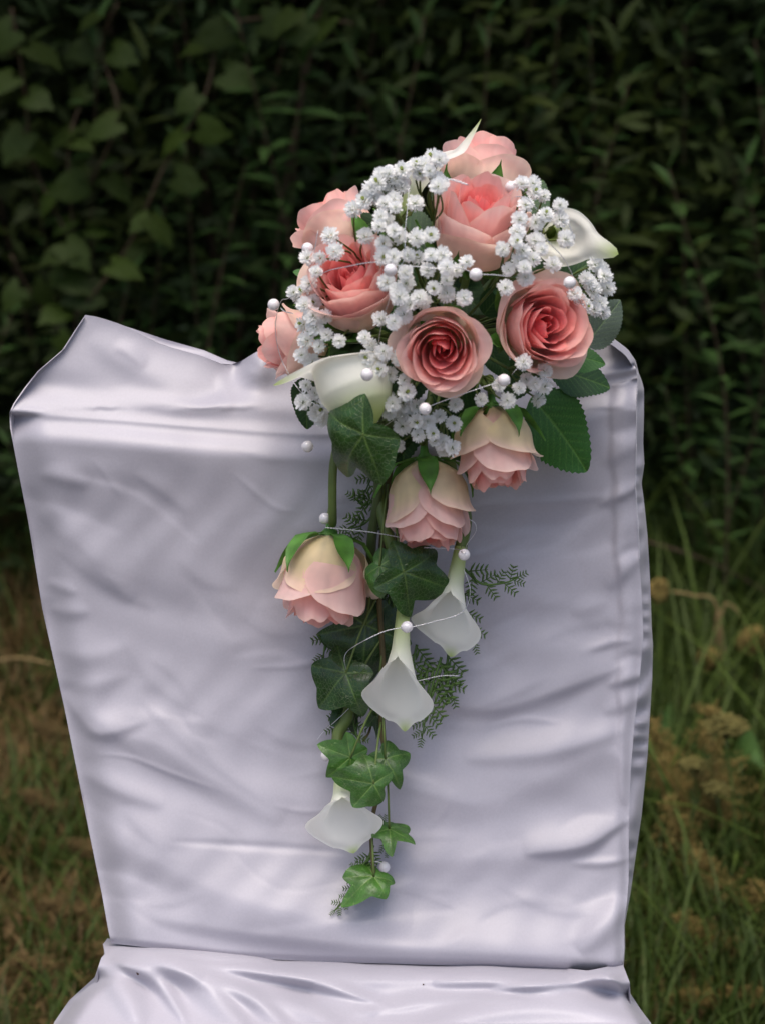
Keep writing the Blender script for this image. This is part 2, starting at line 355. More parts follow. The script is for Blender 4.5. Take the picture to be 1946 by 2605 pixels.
    for k in range(80):
        x0, y0 = wr.uniform(60, 1560), wr.uniform(1150, 2380); L_ = wr.uniform(120, 420)
        a = (math.radians(34) if x0 < 620 else math.radians(8) if x0 < 1050 else math.radians(-20)) * (.4 if y0 > 2150 else 1) + wr.normal(0, .22)
        d = np.array([math.cos(a), math.sin(a)]); nn = np.array([-d[1], d[0]]) * wr.normal(0, .10) * L_; c0 = np.array([x0, y0])
        w_ = wr.uniform(7, 26); OFF = OFF + low * ridge_h(PX, PYY, [c0 - d * L_ / 2, c0 + nn, c0 + d * L_ / 2], wr.uniform(.0003, .0007) * w_ / 14 * wr.choice([1, 1, -1]), w_ * 1.5, w_ * .8, n=3)
    # shadowless smoothing of the transitions
    for _ in range(2):
        OFF[1:-1, 1:-1] = (OFF[1:-1, 1:-1] * 4 + OFF[:-2, 1:-1] + OFF[2:, 1:-1] + OFF[1:-1, :-2] + OFF[1:-1, 2:]) / 8
    W = P(PX, PYY, OFF); nr = W.shape[0]
    wobj('backrest_cover', W.reshape(-1, 3), gridf(nr, nu), M['satin'], ch)
    fx_ = np.linspace(290, 640, 60); fy_ = np.interp(fx_, RIDGE[:, 0], RIDGE[:, 1]); fl_ = []
    for q in np.linspace(0, 1, 10): fl_.append(P(fx_, fy_ + 46 * q + 1, -.050 - .018 * math.sin(math.pi * (.5 - .5 * q)) + .004 * q * np.sin(fx_ / 38)))
    fl_ = np.array(fl_); wobj('inner_flap', fl_.reshape(-1, 3), gridf(*fl_.shape[:2]), M['satin'], ch)
    # side strip beside the sewn seam, and the sides running back
    ysamp = np.linspace(868, 2458, 200)
    rows = []
    for y in ysamp:
        xs_, xo = xat(SEAM, y) - 5, xat(OUTER, y); r = []
        for k_, q in enumerate(np.linspace(0, 1, 12)):
            x = xs_ + (xo - xs_) * q
            o = -.011 * (1 - q) - .036 * q ** 1.2 - .002 + (.0045 * math.sin(y / 23 + 2.6 * math.sin(y / 71) + 2 * q) + .003 * math.sin(y / 9.5 + 4 * math.sin(y / 50))) * math.sin(math.pi * min(q, 1)) ** .7 + .002 * math.sin(y / 41)
            r.append(P(x, y, o * (1 - .6 * (y < 930))))
        for e, (dy, dx) in enumerate([(.02, .001), (.05, -.006), (.055, -.03)]):
            r.append(r[11] + np.array([dx, dy, 0]))
        rows.append(r)
    S = np.array(rows)
    wobj('side_panel', S.reshape(-1, 3), gridf(*S.shape[:2]), M['satin'], ch)
    st = []
    for y in np.arange(950, 1420, 3.4):
        p = P(xat(SEAM, y) + 1.0, y, .0005); q = P(xat(SEAM, y + 1.6) + 2.2, y + 1.6, .0005)
        st.append(tube([p, q], .00035, 4))
    v, f = merge(st); wobj('seam', v, f, M['thread'], ch)
    rows = []
    for y in np.linspace(806, 2398, 160):
        x = xat(LEFT, y); bo = np.interp(y, [801, 1050, 1100], [-.046, -.013, -.014])
        a = P(x, y, bo)
        k = float(np.interp(y, [801, 960, 1050], [.05, .35, 1])); rows.append([a + np.array([.0008, .0, 0]), a + k * np.array([.0015, .02, -.004]), a + k * np.array([.004, .05, -.01]), a + k * np.array([.012, .09, -.02])])
    S = np.array(rows); wobj('side_panel', S.reshape(-1, 3), gridf(*S.shape[:2]), M['satin'], ch)
    # back of the cover, hanging from the ridge to the grass
    top = W[0][::6]; rows = [top, top + [0, .004, -.001], top + [0, .014, -.014]]
    for z in (.8, .6, .4, .2, .02):
        r = top.copy(); r[:, 1] = .115 + .02 * np.sin(np.linspace(0, 20, len(r))) * (1 - z) + (.8 - z) * .05; r[:, 2] = np.minimum(z, r[:, 2] - .03); rows.append(r)
    B = np.array(rows); wobj('back_panel', B.reshape(-1, 3), gridf(*B.shape[:2]), M['satin'], ch)
    # seat
    nu2, nv2 = 220, 150
    u = np.linspace(0, 1, nu2); cxp = 272 + (1592 - 272) * u; cyp = np.interp(cxp, CREASE[:, 0], CREASE[:, 1]) 
    SEATZ = float(P(930, 2450, 0)[2]) - .003; cyp = cyp - 13 + 4 * sst(.25, .6, u) + 3.5 * np.sin(u * 17 + 1) * np.sin(u * 7) + 1.5 * np.sin(u * 41)
    bx = np.interp(u, [0, 1], [136, 1657]); bt = PZ(bx, np.full(nu2, 2605.0), SEATZ)
    edge_l = np.array([(274, 2388), (263, 2402), (268, 2427), (259, 2436), (242, 2486), (177, 2545), (136, 2605)], float)
    edge_r = np.array([(1585, 2458), (1601, 2500), (1602, 2527), (1631, 2571), (1657, 2605)], float)
    SP = [([(275, 2398), (350, 2412), (520, 2424), (700, 2440)], .010, 14, 16), ([(275, 2432), (420, 2462), (540, 2530), (650, 2640)], .010, 30, 44),
          ([(300, 2420), (480, 2465), (640, 2540), (760, 2640)], .008, 26, 32), ([(250, 2450), (320, 2530), (360, 2620)], .008, 44, 36),
          ([(700, 2470), (900, 2500), (1100, 2530)], .004, 40, 40), ([(1000, 2640), (1250, 2565), (1450, 2560), (1640, 2610)], .010, 36, 44),
          ([(1440, 2470), (1540, 2480), (1600, 2520)], .012, 22, 22), ([(1480, 2500), (1600, 2540)], -.003, 20, 16), ([(1100, 2500), (1300, 2500), (1500, 2540)], .006, 30, 26),
          ([(520, 2490), (760, 2560), (900, 2640)], .006, 34, 30), ([(800, 2500), (950, 2600)], .004, 60, 60), ([(285, 2415), (500, 2446), (760, 2490), (1000, 2560)], .0065, 26, 18), ([(285, 2440), (400, 2500), (480, 2610)], .007, 24, 18), ([(1250, 2520), (1420, 2500), (1580, 2492)], .004, 16, 14), ([(900, 2580), (1150, 2540), (1330, 2545)], .004, 22, 18)]
    rows = []
    for j in range(nv2):
        t = j / (nv2 - 1); fr = t * 3.4                   # fr = 1 is where the picture ends
        py = cyp + (2605 - cyp) * min(fr, 1)
        if fr <= 1:
            xl = np.interp(py[0], edge_l[:, 1], edge_l[:, 0]); xr = np.interp(py[-1], edge_r[:, 1], edge_r[:, 0])
            px = xl + (xr - xl) * u; z = SEATZ + np.zeros(nu2)
            z = z - .004 * math.exp(-(fr / .07) ** 2) + .008 * math.exp(-((fr - .24) / .18) ** 2)
            base = PZ(px, py, SEATZ); 
            h = sum(ridge_h(px, py, *s) for s in SP)
            e = sst(0, .05, u) * sst(0, .04, 1 - u)
            base[:, 2] = z + h * (.4 + .6 * e) - .05 * (1 - sst(0, .05, u)) ** 2 * sst(.3, .95, fr) - .03 * (1 - sst(0, .03, 1 - u)) ** 2 * sst(.3, .8, fr)
            # keep the point on its own line of sight
            d = rays(px, py); tt = (base[:, 2] - CAM[2]) / d[:, 2]; base = CAM + d * tt[:, None]
            if fr + 3.4 / (nv2 - 1) > 1: last = base.copy()
        else:
            w = (fr - 1) / 2.4; base = last.copy(); base[:, 1] = last[:, 1] * (1 - w) + (-.47 + .03 * np.abs(2 * u - 1) ** 3) * w
            base[:, 2] = last[:, 2] * (1 - w) + (SEATZ - .002) * w - .015 * w ** 6
            base[:, 0] *= 1 + .02 * w
        rows.append(base)
    S = np.array(rows); wobj('seat_cover', S.reshape(-1, 3), gridf(nv2, nu2), M['satin'], ch)
    # skirt down to the grass, round the sides and front of the seat
    loop = np.vstack([S[6:, 0], S[-1, ::8], S[::-1][:-6, -1]]); n = len(loop); rows = []
    c0 = loop.mean(0); out = loop - c0; out[:, 2] = 0; out /= np.linalg.norm(out, axis=1)[:, None] + 1e-9
    s = np.linspace(0, 1, n)
    for w in np.linspace(0, 1, 14):
        r = loop + out * (.05 * w + .014 * np.sin(s * 120) * w)[:, None]; r[:, 2] = loop[:, 2] * (1 - w) + .01 * w; rows.append(r)
    B = np.array(rows); wobj('skirt', B.reshape(-1, 3), gridf(*B.shape[:2]), M['satin'], ch)
    return W, S
CHAIR_W, SEAT_S = build_chair()

# ------------------------------------------------------------------ the bouquet
bq = empty('bouquet', P(1130, 1090, .02), 'cascading bouquet of pink roses, white callas, baby\'s breath, ivy and pearls over the chair back', 'bouquet')
HUB = P(1120, 860, -.02)
def dome(px, py): 
    return .005 + .125 * math.sqrt(max(0, 1 - ((px - 1130) / 480) ** 2 - ((py - 770) / 520) ** 2))

# ---- roses
C_DEEP, C_CORAL = np.array((.99, .28, .29)), np.array((.99, .50, .46))
C_PALE, C_CREAM = np.array((.99, .73, .68)), np.array((.90, .82, .50))
def petal(r, h, phi, width, z0, flare, spiral, seed, close, deep, cream, notch=.0):
    rs = np.random.default_rng(seed); ns, nt = 19, 17; v, c = [], []
    ph = rs.uniform(0, 6.28, 4); tip = rs.uniform(-.10, .10); roll = rs.uniform(.2, 1.0)
    for j in range(nt):
        t = j / (nt - 1)
        for i in range(ns):
            s = -1 + 2 * i / (ns - 1)
            lim = 1 - .30 * abs(s - tip) ** 2.4 + .012 * math.sin(5 * s + ph[0]) + .008 * math.sin(12 * s + ph[1]) - notch * math.exp(-(s / .16) ** 2)
            tt = t * lim
            w = .40 + .60 * sst(0, .60, tt) - .10 * sst(.75, 1.0, t)
            a = phi + s * width * .5 * w
            pr = np.interp(tt, [0, .10, .25, .45, .7, 1], [.22, .52, .82, .97, 1.0, close])
            fl = max(0, (t * (1 - .5 * (1 - lim)) - .66) / .34)
            rad = r * (pr + spiral * s * sst(.1, .6, tt)) + flare * r * fl ** 2 * (1 - .35 * s * s)
            rad += r * (.035 * math.sin(3.6 * s + ph[2]) + .018 * math.sin(8 * s + ph[3])) * t ** 3
            z = z0 + h * tt - flare * h * .42 * roll * fl ** 2.4
            v.append((rad * math.cos(a), rad * math.sin(a), z))
            pk = C_PALE * (1 - deep / .7) + C_CORAL * deep / .7 if deep < .7 else C_CORAL * (1 - (deep - .7) / .3) + C_DEEP * (deep - .7) / .3
            k = max(.9 * (1 - sst(.0, .30, tt)), cream * (1 - .7 * sst(.60, 1.0, t)))
            col = C_CREAM * k + pk * (1 - k); col = col * (1 + .035 * math.sin(13 * s + ph[1]) + .03 * math.sin(31 * s + ph[2]) * sst(.2, .6, tt))
            e = sst(.90, 1, t) * (.10 + .25 * cream); col = col * (1 - e) + C_CREAM * 1.1 * e
            c.append(col)
    return mesh('petal', v, gridf(nt, ns), M['petal'], np.clip(np.array(c), 0, 1))
def sepal_mesh(r, length, curl, seed):
    rs = np.random.default_rng(seed); v = []; ns, nt = 7, 10
    for j in range(nt):
        t = j / (nt - 1); w = .0075 * math.sin(math.pi * min(1, .22 + .80 * t)) ** .8 * (1 - t ** 4)
        rad = r * np.interp(t, [0, .2, .5, .8, 1], [.2, .72, 1.0, 1.1 + curl * .5, 1.1 + curl])
        z = length * np.interp(t, [0, .2, .5, 1], [-.03, .10, .45, 1 - .35 * curl])
        for i in range(ns):
            s = -1 + 2 * i / (ns - 1)
            v.append((rad + .0016 + .0012 * s * s, s * w, z - .001 * s * s))
    return mesh('sepal', v, gridf(nt, ns), M['sepal'])
def rose_kit(seed, R_, H_, opening, crm_k=1.0):
    """petal meshes of one rose head (axis +Z, base at the origin); opening 0 bud .. 1 full"""
    rs = np.random.default_rng(seed); kit = []; g = 0
    lay = [  # count, radius, height, width, flare, spiral, close, deep, cream
        (2, .15, .86, 4.2, 0, .34, .30, 1.0, 0), (3, .27, .88, 3.1, 0, .22, .66, 1.0, 0), (3, .40, .91, 2.9, 0, .22, 1.10, .92, 0),
        (4, .55, .96, 2.4, .03, .18, 1.10, .78, 0), (4, .70, .98, 2.3, .06, .15, 1.08, .58, 0), (5, .84, .97, 1.9, .10, .08, 1.04, .34, .03),
        (4, .94, .86, 2.1, .18, .06, 1.02, .16, .03), (3, 1.01, .70, 2.3, .24, .04, 1.0, .05, .92)]
    for L, (n, r, h, w, fl, sp, cl, dp, crm) in enumerate(lay):
        rr = r * (1 if L > 5 else (.80 + .20 * opening)) ; a0 = rs.uniform(0, 6.28)
        if 1 < L < 6: cl = cl - .30 * (1 - opening)
        for k in range(n):
            phi = a0 + 2 * math.pi * k / n + rs.uniform(-.18, .18)
            hh = h * H_ * rs.uniform(.92, 1.05) 
            kit.append(petal(rr * R_ * rs.uniform(.93, 1.07), hh, phi, w * rs.uniform(.92, 1.1), 0, fl * (.5 + .7 * opening) * rs.uniform(.6, 1.5), sp * (.6 + .4 * opening), int(rs.integers(1e9)),
                             cl, min(1, max(0, dp - .12 * (1 - opening))), crm * crm_k * rs.uniform(.75, 1.10), .04 * (rs.random() < .3)))
    core = []                                                     # receptacle under the head
    prof = [(-.010, .0026), (-.005, .0034), (-.001, .0068), (.004, .0080), (.010, .0065)]
    for z, r in prof: core += [(r * math.cos(2 * math.pi * k / 14), r * math.sin(2 * math.pi * k / 14), z) for k in range(14)]
    f = gridf(len(prof), 14, True); f.append(tuple(range(14))[::-1]); f.append(tuple(range(56, 70)))
    return kit, mesh('rose', core, f, M['sepal'])
KITS = [rose_kit(11, .0285, .062, .60, .35), rose_kit(23, .0295, .056, 1.0, .45), rose_kit(37, .0285, .058, .85, .35), rose_kit(53, .0290, .066, .50, .95), rose_kit(67, .0285, .062, .55, 1.0)]
SEPALS = [sepal_mesh(.0285, .030, c, 5 + i) for i, c in enumerate((.0, .25, .9))]
def frame_z(d, roll=0.0):
    q = d.to_track_quat('Z', 'Y').to_matrix().to_4x4(); return q @ Matrix.Rotation(roll, 4, 'Z')
def rose(px, py, off, axis, scale, kit, roll, stem_to=None, curls=(0, 1, 0, 1, 0), label=None, stem_r=.0026):
    d = view_dir(*axis); H = .060 * scale
    base = V(P(px, py, off)) - d * (H * .52)
    mw = Matrix.Translation(base) @ frame_z(d, roll) @ Matrix.Scale(scale, 4)
    petals, core = KITS[kit]
    ro = obj('rose', core, bq, mw)
    if label: ro['label'] = label
    for p in petals: obj('petal', p, ro, mw)
    for k, c in enumerate(curls): obj('sepal', SEPALS[c], ro, mw @ Matrix.Rotation(2 * math.pi * (k + .3) / 5, 4, 'Z'))
    b = np.array(base); e = np.array(HUB if stem_to is None else stem_to[-1])
    path = [b, b - np.array(d) * .02] + (list(stem_to) if stem_to is not None else [(b + e) / 2 - np.array(d) * .012, e])
    pth = catmull(path, 6); v, f = tube(pth, stem_r, 8); wobj('stem', v, f, M['stem'], ro)
    return ro
rose(1226, 452, -.005, (.10, .86, -.30), .90, 2, .4, label='rose at the crown of the bouquet, seen from outside')
rose(1213, 570, .065, (.14, .72, .62), .98, 0, 1.1, label='tall half-open rose below the crown')
rose(860, 588, .008, (-.58, .74, -.22), .86, 2, 2.0, label='rose on the upper left, turned away')
rose(896, 728, .075, (-.26, .50, .80), .98, 2, .7, label='pink rose facing up among baby\'s breath')
rose(745, 872, .025, (-.90, -.05, .12), .76, 0, 2.6, label='rose sticking out over the chair back')
rose(1124, 884, .115, (-.06, -.30, .95), .80, 1, 2.2, label='open coral-hearted rose facing forward')
rose(1374, 828, .088, (.34, -.02, .93), .92, 1, 4.4, label='open coral-hearted rose beside the serrated leaves')
rose(1258, 1138, .068, (.06, -.97, .16), .87, 3, 3.3, [P(1238, 985, .06), P(1180, 900, .0)], (0, 0, 1, 0, 1), label='drooping rose beside the large serrated leaf')
rose(1086, 1280, .055, (.05, -.98, .10), .94, 3, 1.25, [P(1075, 1120, .055), P(1100, 980, .02)], (0, 1, 0, 1, 0), label='drooping rose above the ivy')
rose(826, 1478, .044, (-.10, -.97, .12), 1.0, 4, .55, [P(847, 1330, .045), P(849, 1180, .045), P(880, 1060, .03)], (1, 0, 1, 0, 1), label='lowest drooping rose with cream outer petals', stem_r=.0029)

# ---- callas
def calla_mesh(seed, L, r0, rm, tipc, flare, sidepull, tipout=0.0, cup=False, side=0.0):
    """a cone rolled from one sheet and cut slantwise: short where its margins overlap, long at the tip"""
    nth, nt = 61, 36; v, c = [], []
    for j in range(nt):
        t = j / (nt - 1)
        for i in range(nth):
            q = -1 + 2 * i / (nth - 1); th = q * math.pi * (1.18 - .30 * sst(.6, 1, t)); aq = abs(q); tp = math.exp(-(q / .09) ** 2)
            ln = np.interp(aq, [0, .2, .4, .6, .8, 1], [.97, .94, .84, .70, .57, .50]) + .02 * math.sin(7 * q + seed)
            if cup: ln = np.interp(aq, [0, .3, .6, 1], [.92, .93, .86, .80]) + .03 * math.sin(5 * q + 1)
            z = L * t * ln; zz = z / L
            r = np.interp(zz, [0, .15, .35, .5, .65, .8, 1.0], [r0, r0 * 1.15, .0075 * rm / .024, .48 * rm, .66 * rm, .84 * rm, rm])
            if cup: r = np.interp(zz, [0, .10, .25, .45, .65, .85, 1], [.005, .013, .023, .0285, .0285, .0275, .030]) * rm / .03
            cl = sst(.80, 1, t); r += (flare + sidepull * rm * math.exp(-((aq - .55) / .2) ** 2)) * cl ** 2; z -= flare * 1.0 * cl ** 3 * (1 - tp)
            z += 0; sp_ = math.exp(-((aq - .50) / .13) ** 2) * (1.0 if q > 0 else .40) * sst(.74, 1, t) ** 1.6 * (not cup); r += side * sp_; z -= side * .35 * sp_
            z += L * .12 * tp * tipc * sst(.84, 1, t) ** 1.5 - (cup * L * .20 * tp * sst(.80, 1, t) ** 2); r += tipout * tp * sst(.84, 1, t) ** 2
            r *= 1 + .03 * math.sin(2.5 * th + seed) * t ** 2 - .08 * (q > .5) * (1 - sst(.7, 1, t))
            v.append((r * math.sin(th), r * math.cos(th), z))
            g = 1 - sst(.02, .55, zz); e = math.exp(-(q / .06) ** 2) * sst(.90, 1, t)
            col = np.array((.94, .935, .86)) * (1 - g) + np.array((.46, .56, .18)) * g
            c.append(col * (1 - e) + np.array((.45, .58, .18)) * e)
    return mesh('calla_lily', v, gridf(nt, nth), M['calla'], c)
def calla(px0, py0, off0, px1, py1, off1, long_side, seed, rm=.024, tipc=1.0, flare=.008, sidepull=.25, stem=None, label=None, tipout=0.0, cup=False, side=0.0):
    a, b = V(P(px0, py0, off0)), V(P(px1, py1, off1)); d = (b - a); L = d.length; d.normalize()
    y = view_dir(*long_side); y = (y - d * y.dot(d)).normalized(); x = y.cross(d)
    mw = Matrix(((x.x, y.x, d.x, a.x), (x.y, y.y, d.y, a.y), (x.z, y.z, d.z, a.z), (0, 0, 0, 1)))
    o = obj('calla_lily', calla_mesh(seed, L, .0042, rm, tipc, flare, sidepull, tipout, cup, side), bq, mw)
    if label: o['label'] = label
    if stem is not None:
        p = [np.array(a + d * .006), np.array(a - d * .02)] + list(stem); v, f = tube(catmull(p, 6), .0042, 8); wobj('stem', v, f, M['stem'], o)
    return o
calla(1030, 545, .026, 1102, 332, .028, (.85, .45, .1), 1, .020, 2.6, .005, .1, [HUB], 'calla at the crown with a curled tip', .002)
calla(1395, 590, -.005, 1432, 604, .066, (1, -.30, 0), 2, .0175, 1.8, .005, .1, [HUB], 'calla pointing right over the serrated leaves', .012)
calla(940, 1085, .115, 868, 880, .092, (-.95, .0, .25), 3, .0255, .0, .007, .0, [P(1000, 1040, .05), HUB], 'large upright calla on the left with its tip curling over the satin', .020, True)
calla(1172, 1390, .045, 1125, 1672, .056, (.20, -.3, -.9), 4, .0195, .3, .003, .05, [P(1160, 1250, .03), P(1120, 1060, .02)], 'hanging calla beside the ivy leaf', .004, False, .007)
calla(1026, 1535, .052, 1008, 1868, .060, (.25, -.3, -.9), 5, .0200, .3, .003, .05, [P(1000, 1400, .045), P(965, 1250, .03), P(1000, 1080, .02)], 'hanging calla in the middle of the cascade', .0, False, .007)
calla(866, 1945, .030, 885, 2160, .042, (.15, -.3, -.9), 6, .0220, .2, .003, .05, [P(890, 1800, .025), P(915, 1560, .02)], 'lowest calla of the cascade', .0, False, .008)

# ---- leaves
def ivy_mesh(seed, bright):
    rs = np.random.default_rng(seed); lob = [(-180, .26), (-130, .60), (-97, .52), (-62, .82), (-33, .63), (0, 1.0), (33, .63), (62, .82), (97, .52), (130, .60), (180, .26)]
    lob = [(a + (rs.uniform(-12, 12) if abs(a) < 180 else 0), r * rs.uniform(.84, 1.12)) for a, r in lob]
    angs = [a for a, _ in lob]; rad = [r for _, r in lob]; veins = [angs[i] for i in (1, 3, 5, 7, 9)]
    tips = [rad[i] for i in (1, 3, 5, 7, 9)]
    A = np.unique(np.concatenate([np.linspace(-180, 180, 97)] + [va + np.array([-3, -1.2, 0, 1.2, 3]) for va in veins])); A = A[(A >= -180) & (A <= 180)]
    nr = 18; v, c = [], []; ph = rs.uniform(0, 6.28, 3)
    g = np.array((.018, .052, .010)) * (1 - bright) + np.array((.048, .145, .016)) * bright; vc = np.array((.13, .22, .05)) * (.8 + .4 * bright)
    for j in range(nr):
        q = j / (nr - 1)
        for a in A:
            k = int(np.searchsorted(angs, a, 'right')) - 1; k = min(max(k, 0), len(angs) - 2)
            t = (a - angs[k]) / (angs[k + 1] - angs[k]); up = rad[k + 1] > rad[k]
            e = t ** 1.15 * (1.15 - .15 * t) if up else 1 - (1 - t) ** 1.15 * (1.15 - .15 * (1 - t)); e = .6 * e + .4 * float(sst(0, 1, t))
            rr = (rad[k] * (1 - e) + rad[k + 1] * e) * q
            x, y = rr * math.sin(R(a)), rr * math.cos(R(a))
            dv = min(abs(rr * math.sin(R(a - va))) if abs(a - va) < 60 else 9 for va in veins)
            z = -.34 * rr * rr + .12 * math.sin(5 * x + ph[0]) * rr + .08 * math.sin(5 * y + ph[1]) * rr - .05 * abs(x) + .03 * min(dv, .15) / .15
            m = math.exp(-(dv / .016) ** 2) * (1 - .75 * q)
            v.append((x, y, z)); c.append(g * (1 - m) + vc * m)
    return mesh('ivy_leaf', v, gridf(nr, len(A)), M['ivy'], c)
def rose_leaf_mesh(seed, bright, grey=0.0):
    rs = np.random.default_rng(seed); ny, nx = 90, 33; v, c = [], []; nteeth = 17; bend = rs.uniform(-.15, .15)
    g = np.array((.020, .062, .014)) * (1 - bright) + np.array((.035, .135, .020)) * bright
    g = g * (1 - grey) + np.array((.10, .125, .10)) * grey; vc = g * 1.0 + np.array((.07, .11, .025))
    for j in range(ny):
        t = j / (ny - 1); w = .36 * math.sin(math.pi * t ** .80) ** .72 * (1 - .22 * t) + .002
        tooth = ((t * nteeth) % 1) * .030 * (0 if t < .03 or t > .985 else 1)
        for i in range(nx):
            s = -1 + 2 * i / (nx - 1); ww = w + tooth * (abs(s) ** 6) * min(1, w / .12)
            x = s * ww + bend * t * t; y = t
            z = -.10 * t * t + .13 * abs(s * ww) - .30 * (s * ww) ** 2 + .02 * math.sin(9 * t + seed) * abs(s)
            sv = ((t - .42 * abs(s * ww) / .36) * 8.5) % 1; sv = min(sv, 1 - sv) / 8.5
            m = max(math.exp(-((s * ww) / .010) ** 2), .75 * math.exp(-(sv / .0075) ** 2) * (1 - .6 * abs(s)))
            z += -.006 * m; v.append((x, y, z)); c.append(g * (1 - m) + vc * m)
    return mesh('leaf', v, gridf(ny, nx), M['rose_leaf'], c)
def frame_leaf(b, t, tilt=(0, 0, 1), scale=None):
    b, t = V(b), V(t); y = t - b; L = y.length; y.normalize(); n = view_dir(*tilt); z = (n - y * n.dot(y)).normalized(); x = y.cross(z)
    L = L if scale is None else scale
    return Matrix(((x.x * L, y.x * L, z.x * L, b.x), (x.y * L, y.y * L, z.y * L, b.y), (x.z * L, y.z * L, z.z * L, b.z), (0, 0, 0, 1)))
IVY = [ # petiole px,py,off, tip px,py,off, tilt, bright, scale factor
 (925, 1105, .138, 805, 1232, .120, (-.10, .15, .95), .08, .058), (1027, 1456, .066, 1132, 1505, .060, (.1, .1, .95), .15, .052), (966, 1440, .060, 1043, 1480, .072, (-.2, .2, .9), .75, .034),
 (930, 1590, .026, 918, 1735, .028, (.0, -.1, .95), .0, .068), (880, 1712, .038, 812, 1806, .042, (-.25, .1, .9), .05, .052), (892, 1927, .036, 824, 1892, .042, (-.15, .25, .9), .85, .034),
 (950, 1994, .052, 864, 1961, .055, (.05, .15, .95), .5, .040), (980, 1930, .036, 1046, 2018, .040, (.25, .2, .9), .45, .037), (990, 2108, .026, 1057, 2134, .034, (.1, .80, .55), .75, .032),
 (951, 2230, .022, 890, 2292, .034, (-.05, .45, .8), .95, .036), (880, 1800, .020, 915, 1870, .022, (.4, 0, .9), .1, .03), (958, 1820, .022, 968, 1865, .024, (.9, 0, .5), .1, .025), (1000, 1100, .03, 1010, 1215, .03, (0, -.2, 1), .0, .04)]
VINE = catmull([P(1010, 1080, .02), P(985, 1250, .022), P(965, 1480, .025), P(975, 1700, .028), P(970, 1850, .03), P(985, 1960, .026), P(952, 2060, .018), P(945, 2140, .016), P(952, 2232, .02)], 8)
v, f = tube(VINE, np.linspace(.0024, .0013, len(VINE)), 7); vine = wobj('ivy_vine', v, f, M['vine_stem'], bq)
for k, (a, b, o, tx, ty, to, tl, br, sc) in enumerate(IVY):
    pa = P(a, b, o); obj('ivy_leaf', ivy_mesh(100 + k, br), vine, frame_leaf(pa, P(tx, ty, to), tl, sc * .68))
    j = int(np.argmin(np.linalg.norm(VINE - pa - np.array([0, .01, .02]), axis=1))); s0 = VINE[max(0, j - 4)]
    v, f = tube(catmull([s0, (s0 + pa) / 2 + np.array([0, -.004, .006]), pa], 6), .0008, 6); wobj('petiole', v, f, M['stem'], vine)
RLEAF = [ # base, tip, tilt, bright, grey
 (1352, 1012, .045, 1512, 1192, .030, (.1, .2, .95), .75, 0), (1420, 905, .045, 1540, 905, .040, (.2, .35, .9), .95, 0), (1390, 930, .030, 1560, 985, .020, (.1, .45, .8), .05, 0),
 (1490, 880, .025, 1578, 755, .010, (.5, .0, .85), .1, .8), (1420, 545, .02, 1515, 606, .015, (-.1, .4, .9), .1, .3), (960, 560, .03, 882, 600, .02, (0, .1, 1), -.15, .1),
 (800, 700, .03, 745, 693, .03, (0, .5, .8), .9, 0), (790, 960, .012, 768, 1092, .010, (-.3, .1, .9), .0, 0), (1290, 1120, .03, 1330, 1200, .03, (.3, 0, .9), .1, 0),
 (1290, 760, .055, 1255, 735, .06, (.5, .3, .8), .9, 0), (1230, 800, .03, 1290, 720, .04, (0, .2, 1), .2, 0), (1240, 880, .03, 1290, 960, .04, (0, .2, 1), .2, 0),
 (1020, 1000, .02, 1030, 1180, .03, (0, .2, 1), .0, 0), (1190, 700, .02, 1150, 560, .0, (0, .2, 1), .0, 0), (1000, 760, .03, 930, 880, .03, (0, .2, 1), .0, 0), (1200, 960, .04, 1130, 1080, .03, (0, .1, 1), .0, 0),
 (900, 900, .01, 820, 1010, .015, (0, .1, 1), .0, 0), (1080, 640, .01, 960, 520, -.02, (0, .2, 1), .0, 0), (1300, 640, .01, 1400, 740, .02, (0, .2, 1), .0, 0), (1100, 1000, .03, 1190, 1170, .03, (0, .1, 1), .0, 0),
 (1350, 900, .02, 1300, 1030, .03, (0, .1, 1), .0, 0), (1050, 880, .0, 1000, 1060, .02, (0, .1, 1), .0, 0), (1180, 560, -.02, 1120, 420, -.04, (0, .1, 1), .0, 0), (880, 680, .0, 780, 780, .0, (0, .1, 1), .0, 0),
 (1330, 560, -.01, 1380, 450, -.03, (0, .1, 1), .0, 0), (1420, 720, .0, 1520, 650, -.01, (0, .1, 1), .0, 0), (1000, 620, .02, 1010, 800, .04, (0, .1, 1), .0, 0), (1120, 700, .0, 1230, 790, .03, (0, .1, 1), .0, 0)]
for k, (a, b, o, tx, ty, to, tl, br, gr) in enumerate(RLEAF):
    obj('leaf', rose_leaf_mesh(200 + k, br, gr), bq, frame_leaf(P(a, b, o), P(tx, ty, to), tl))

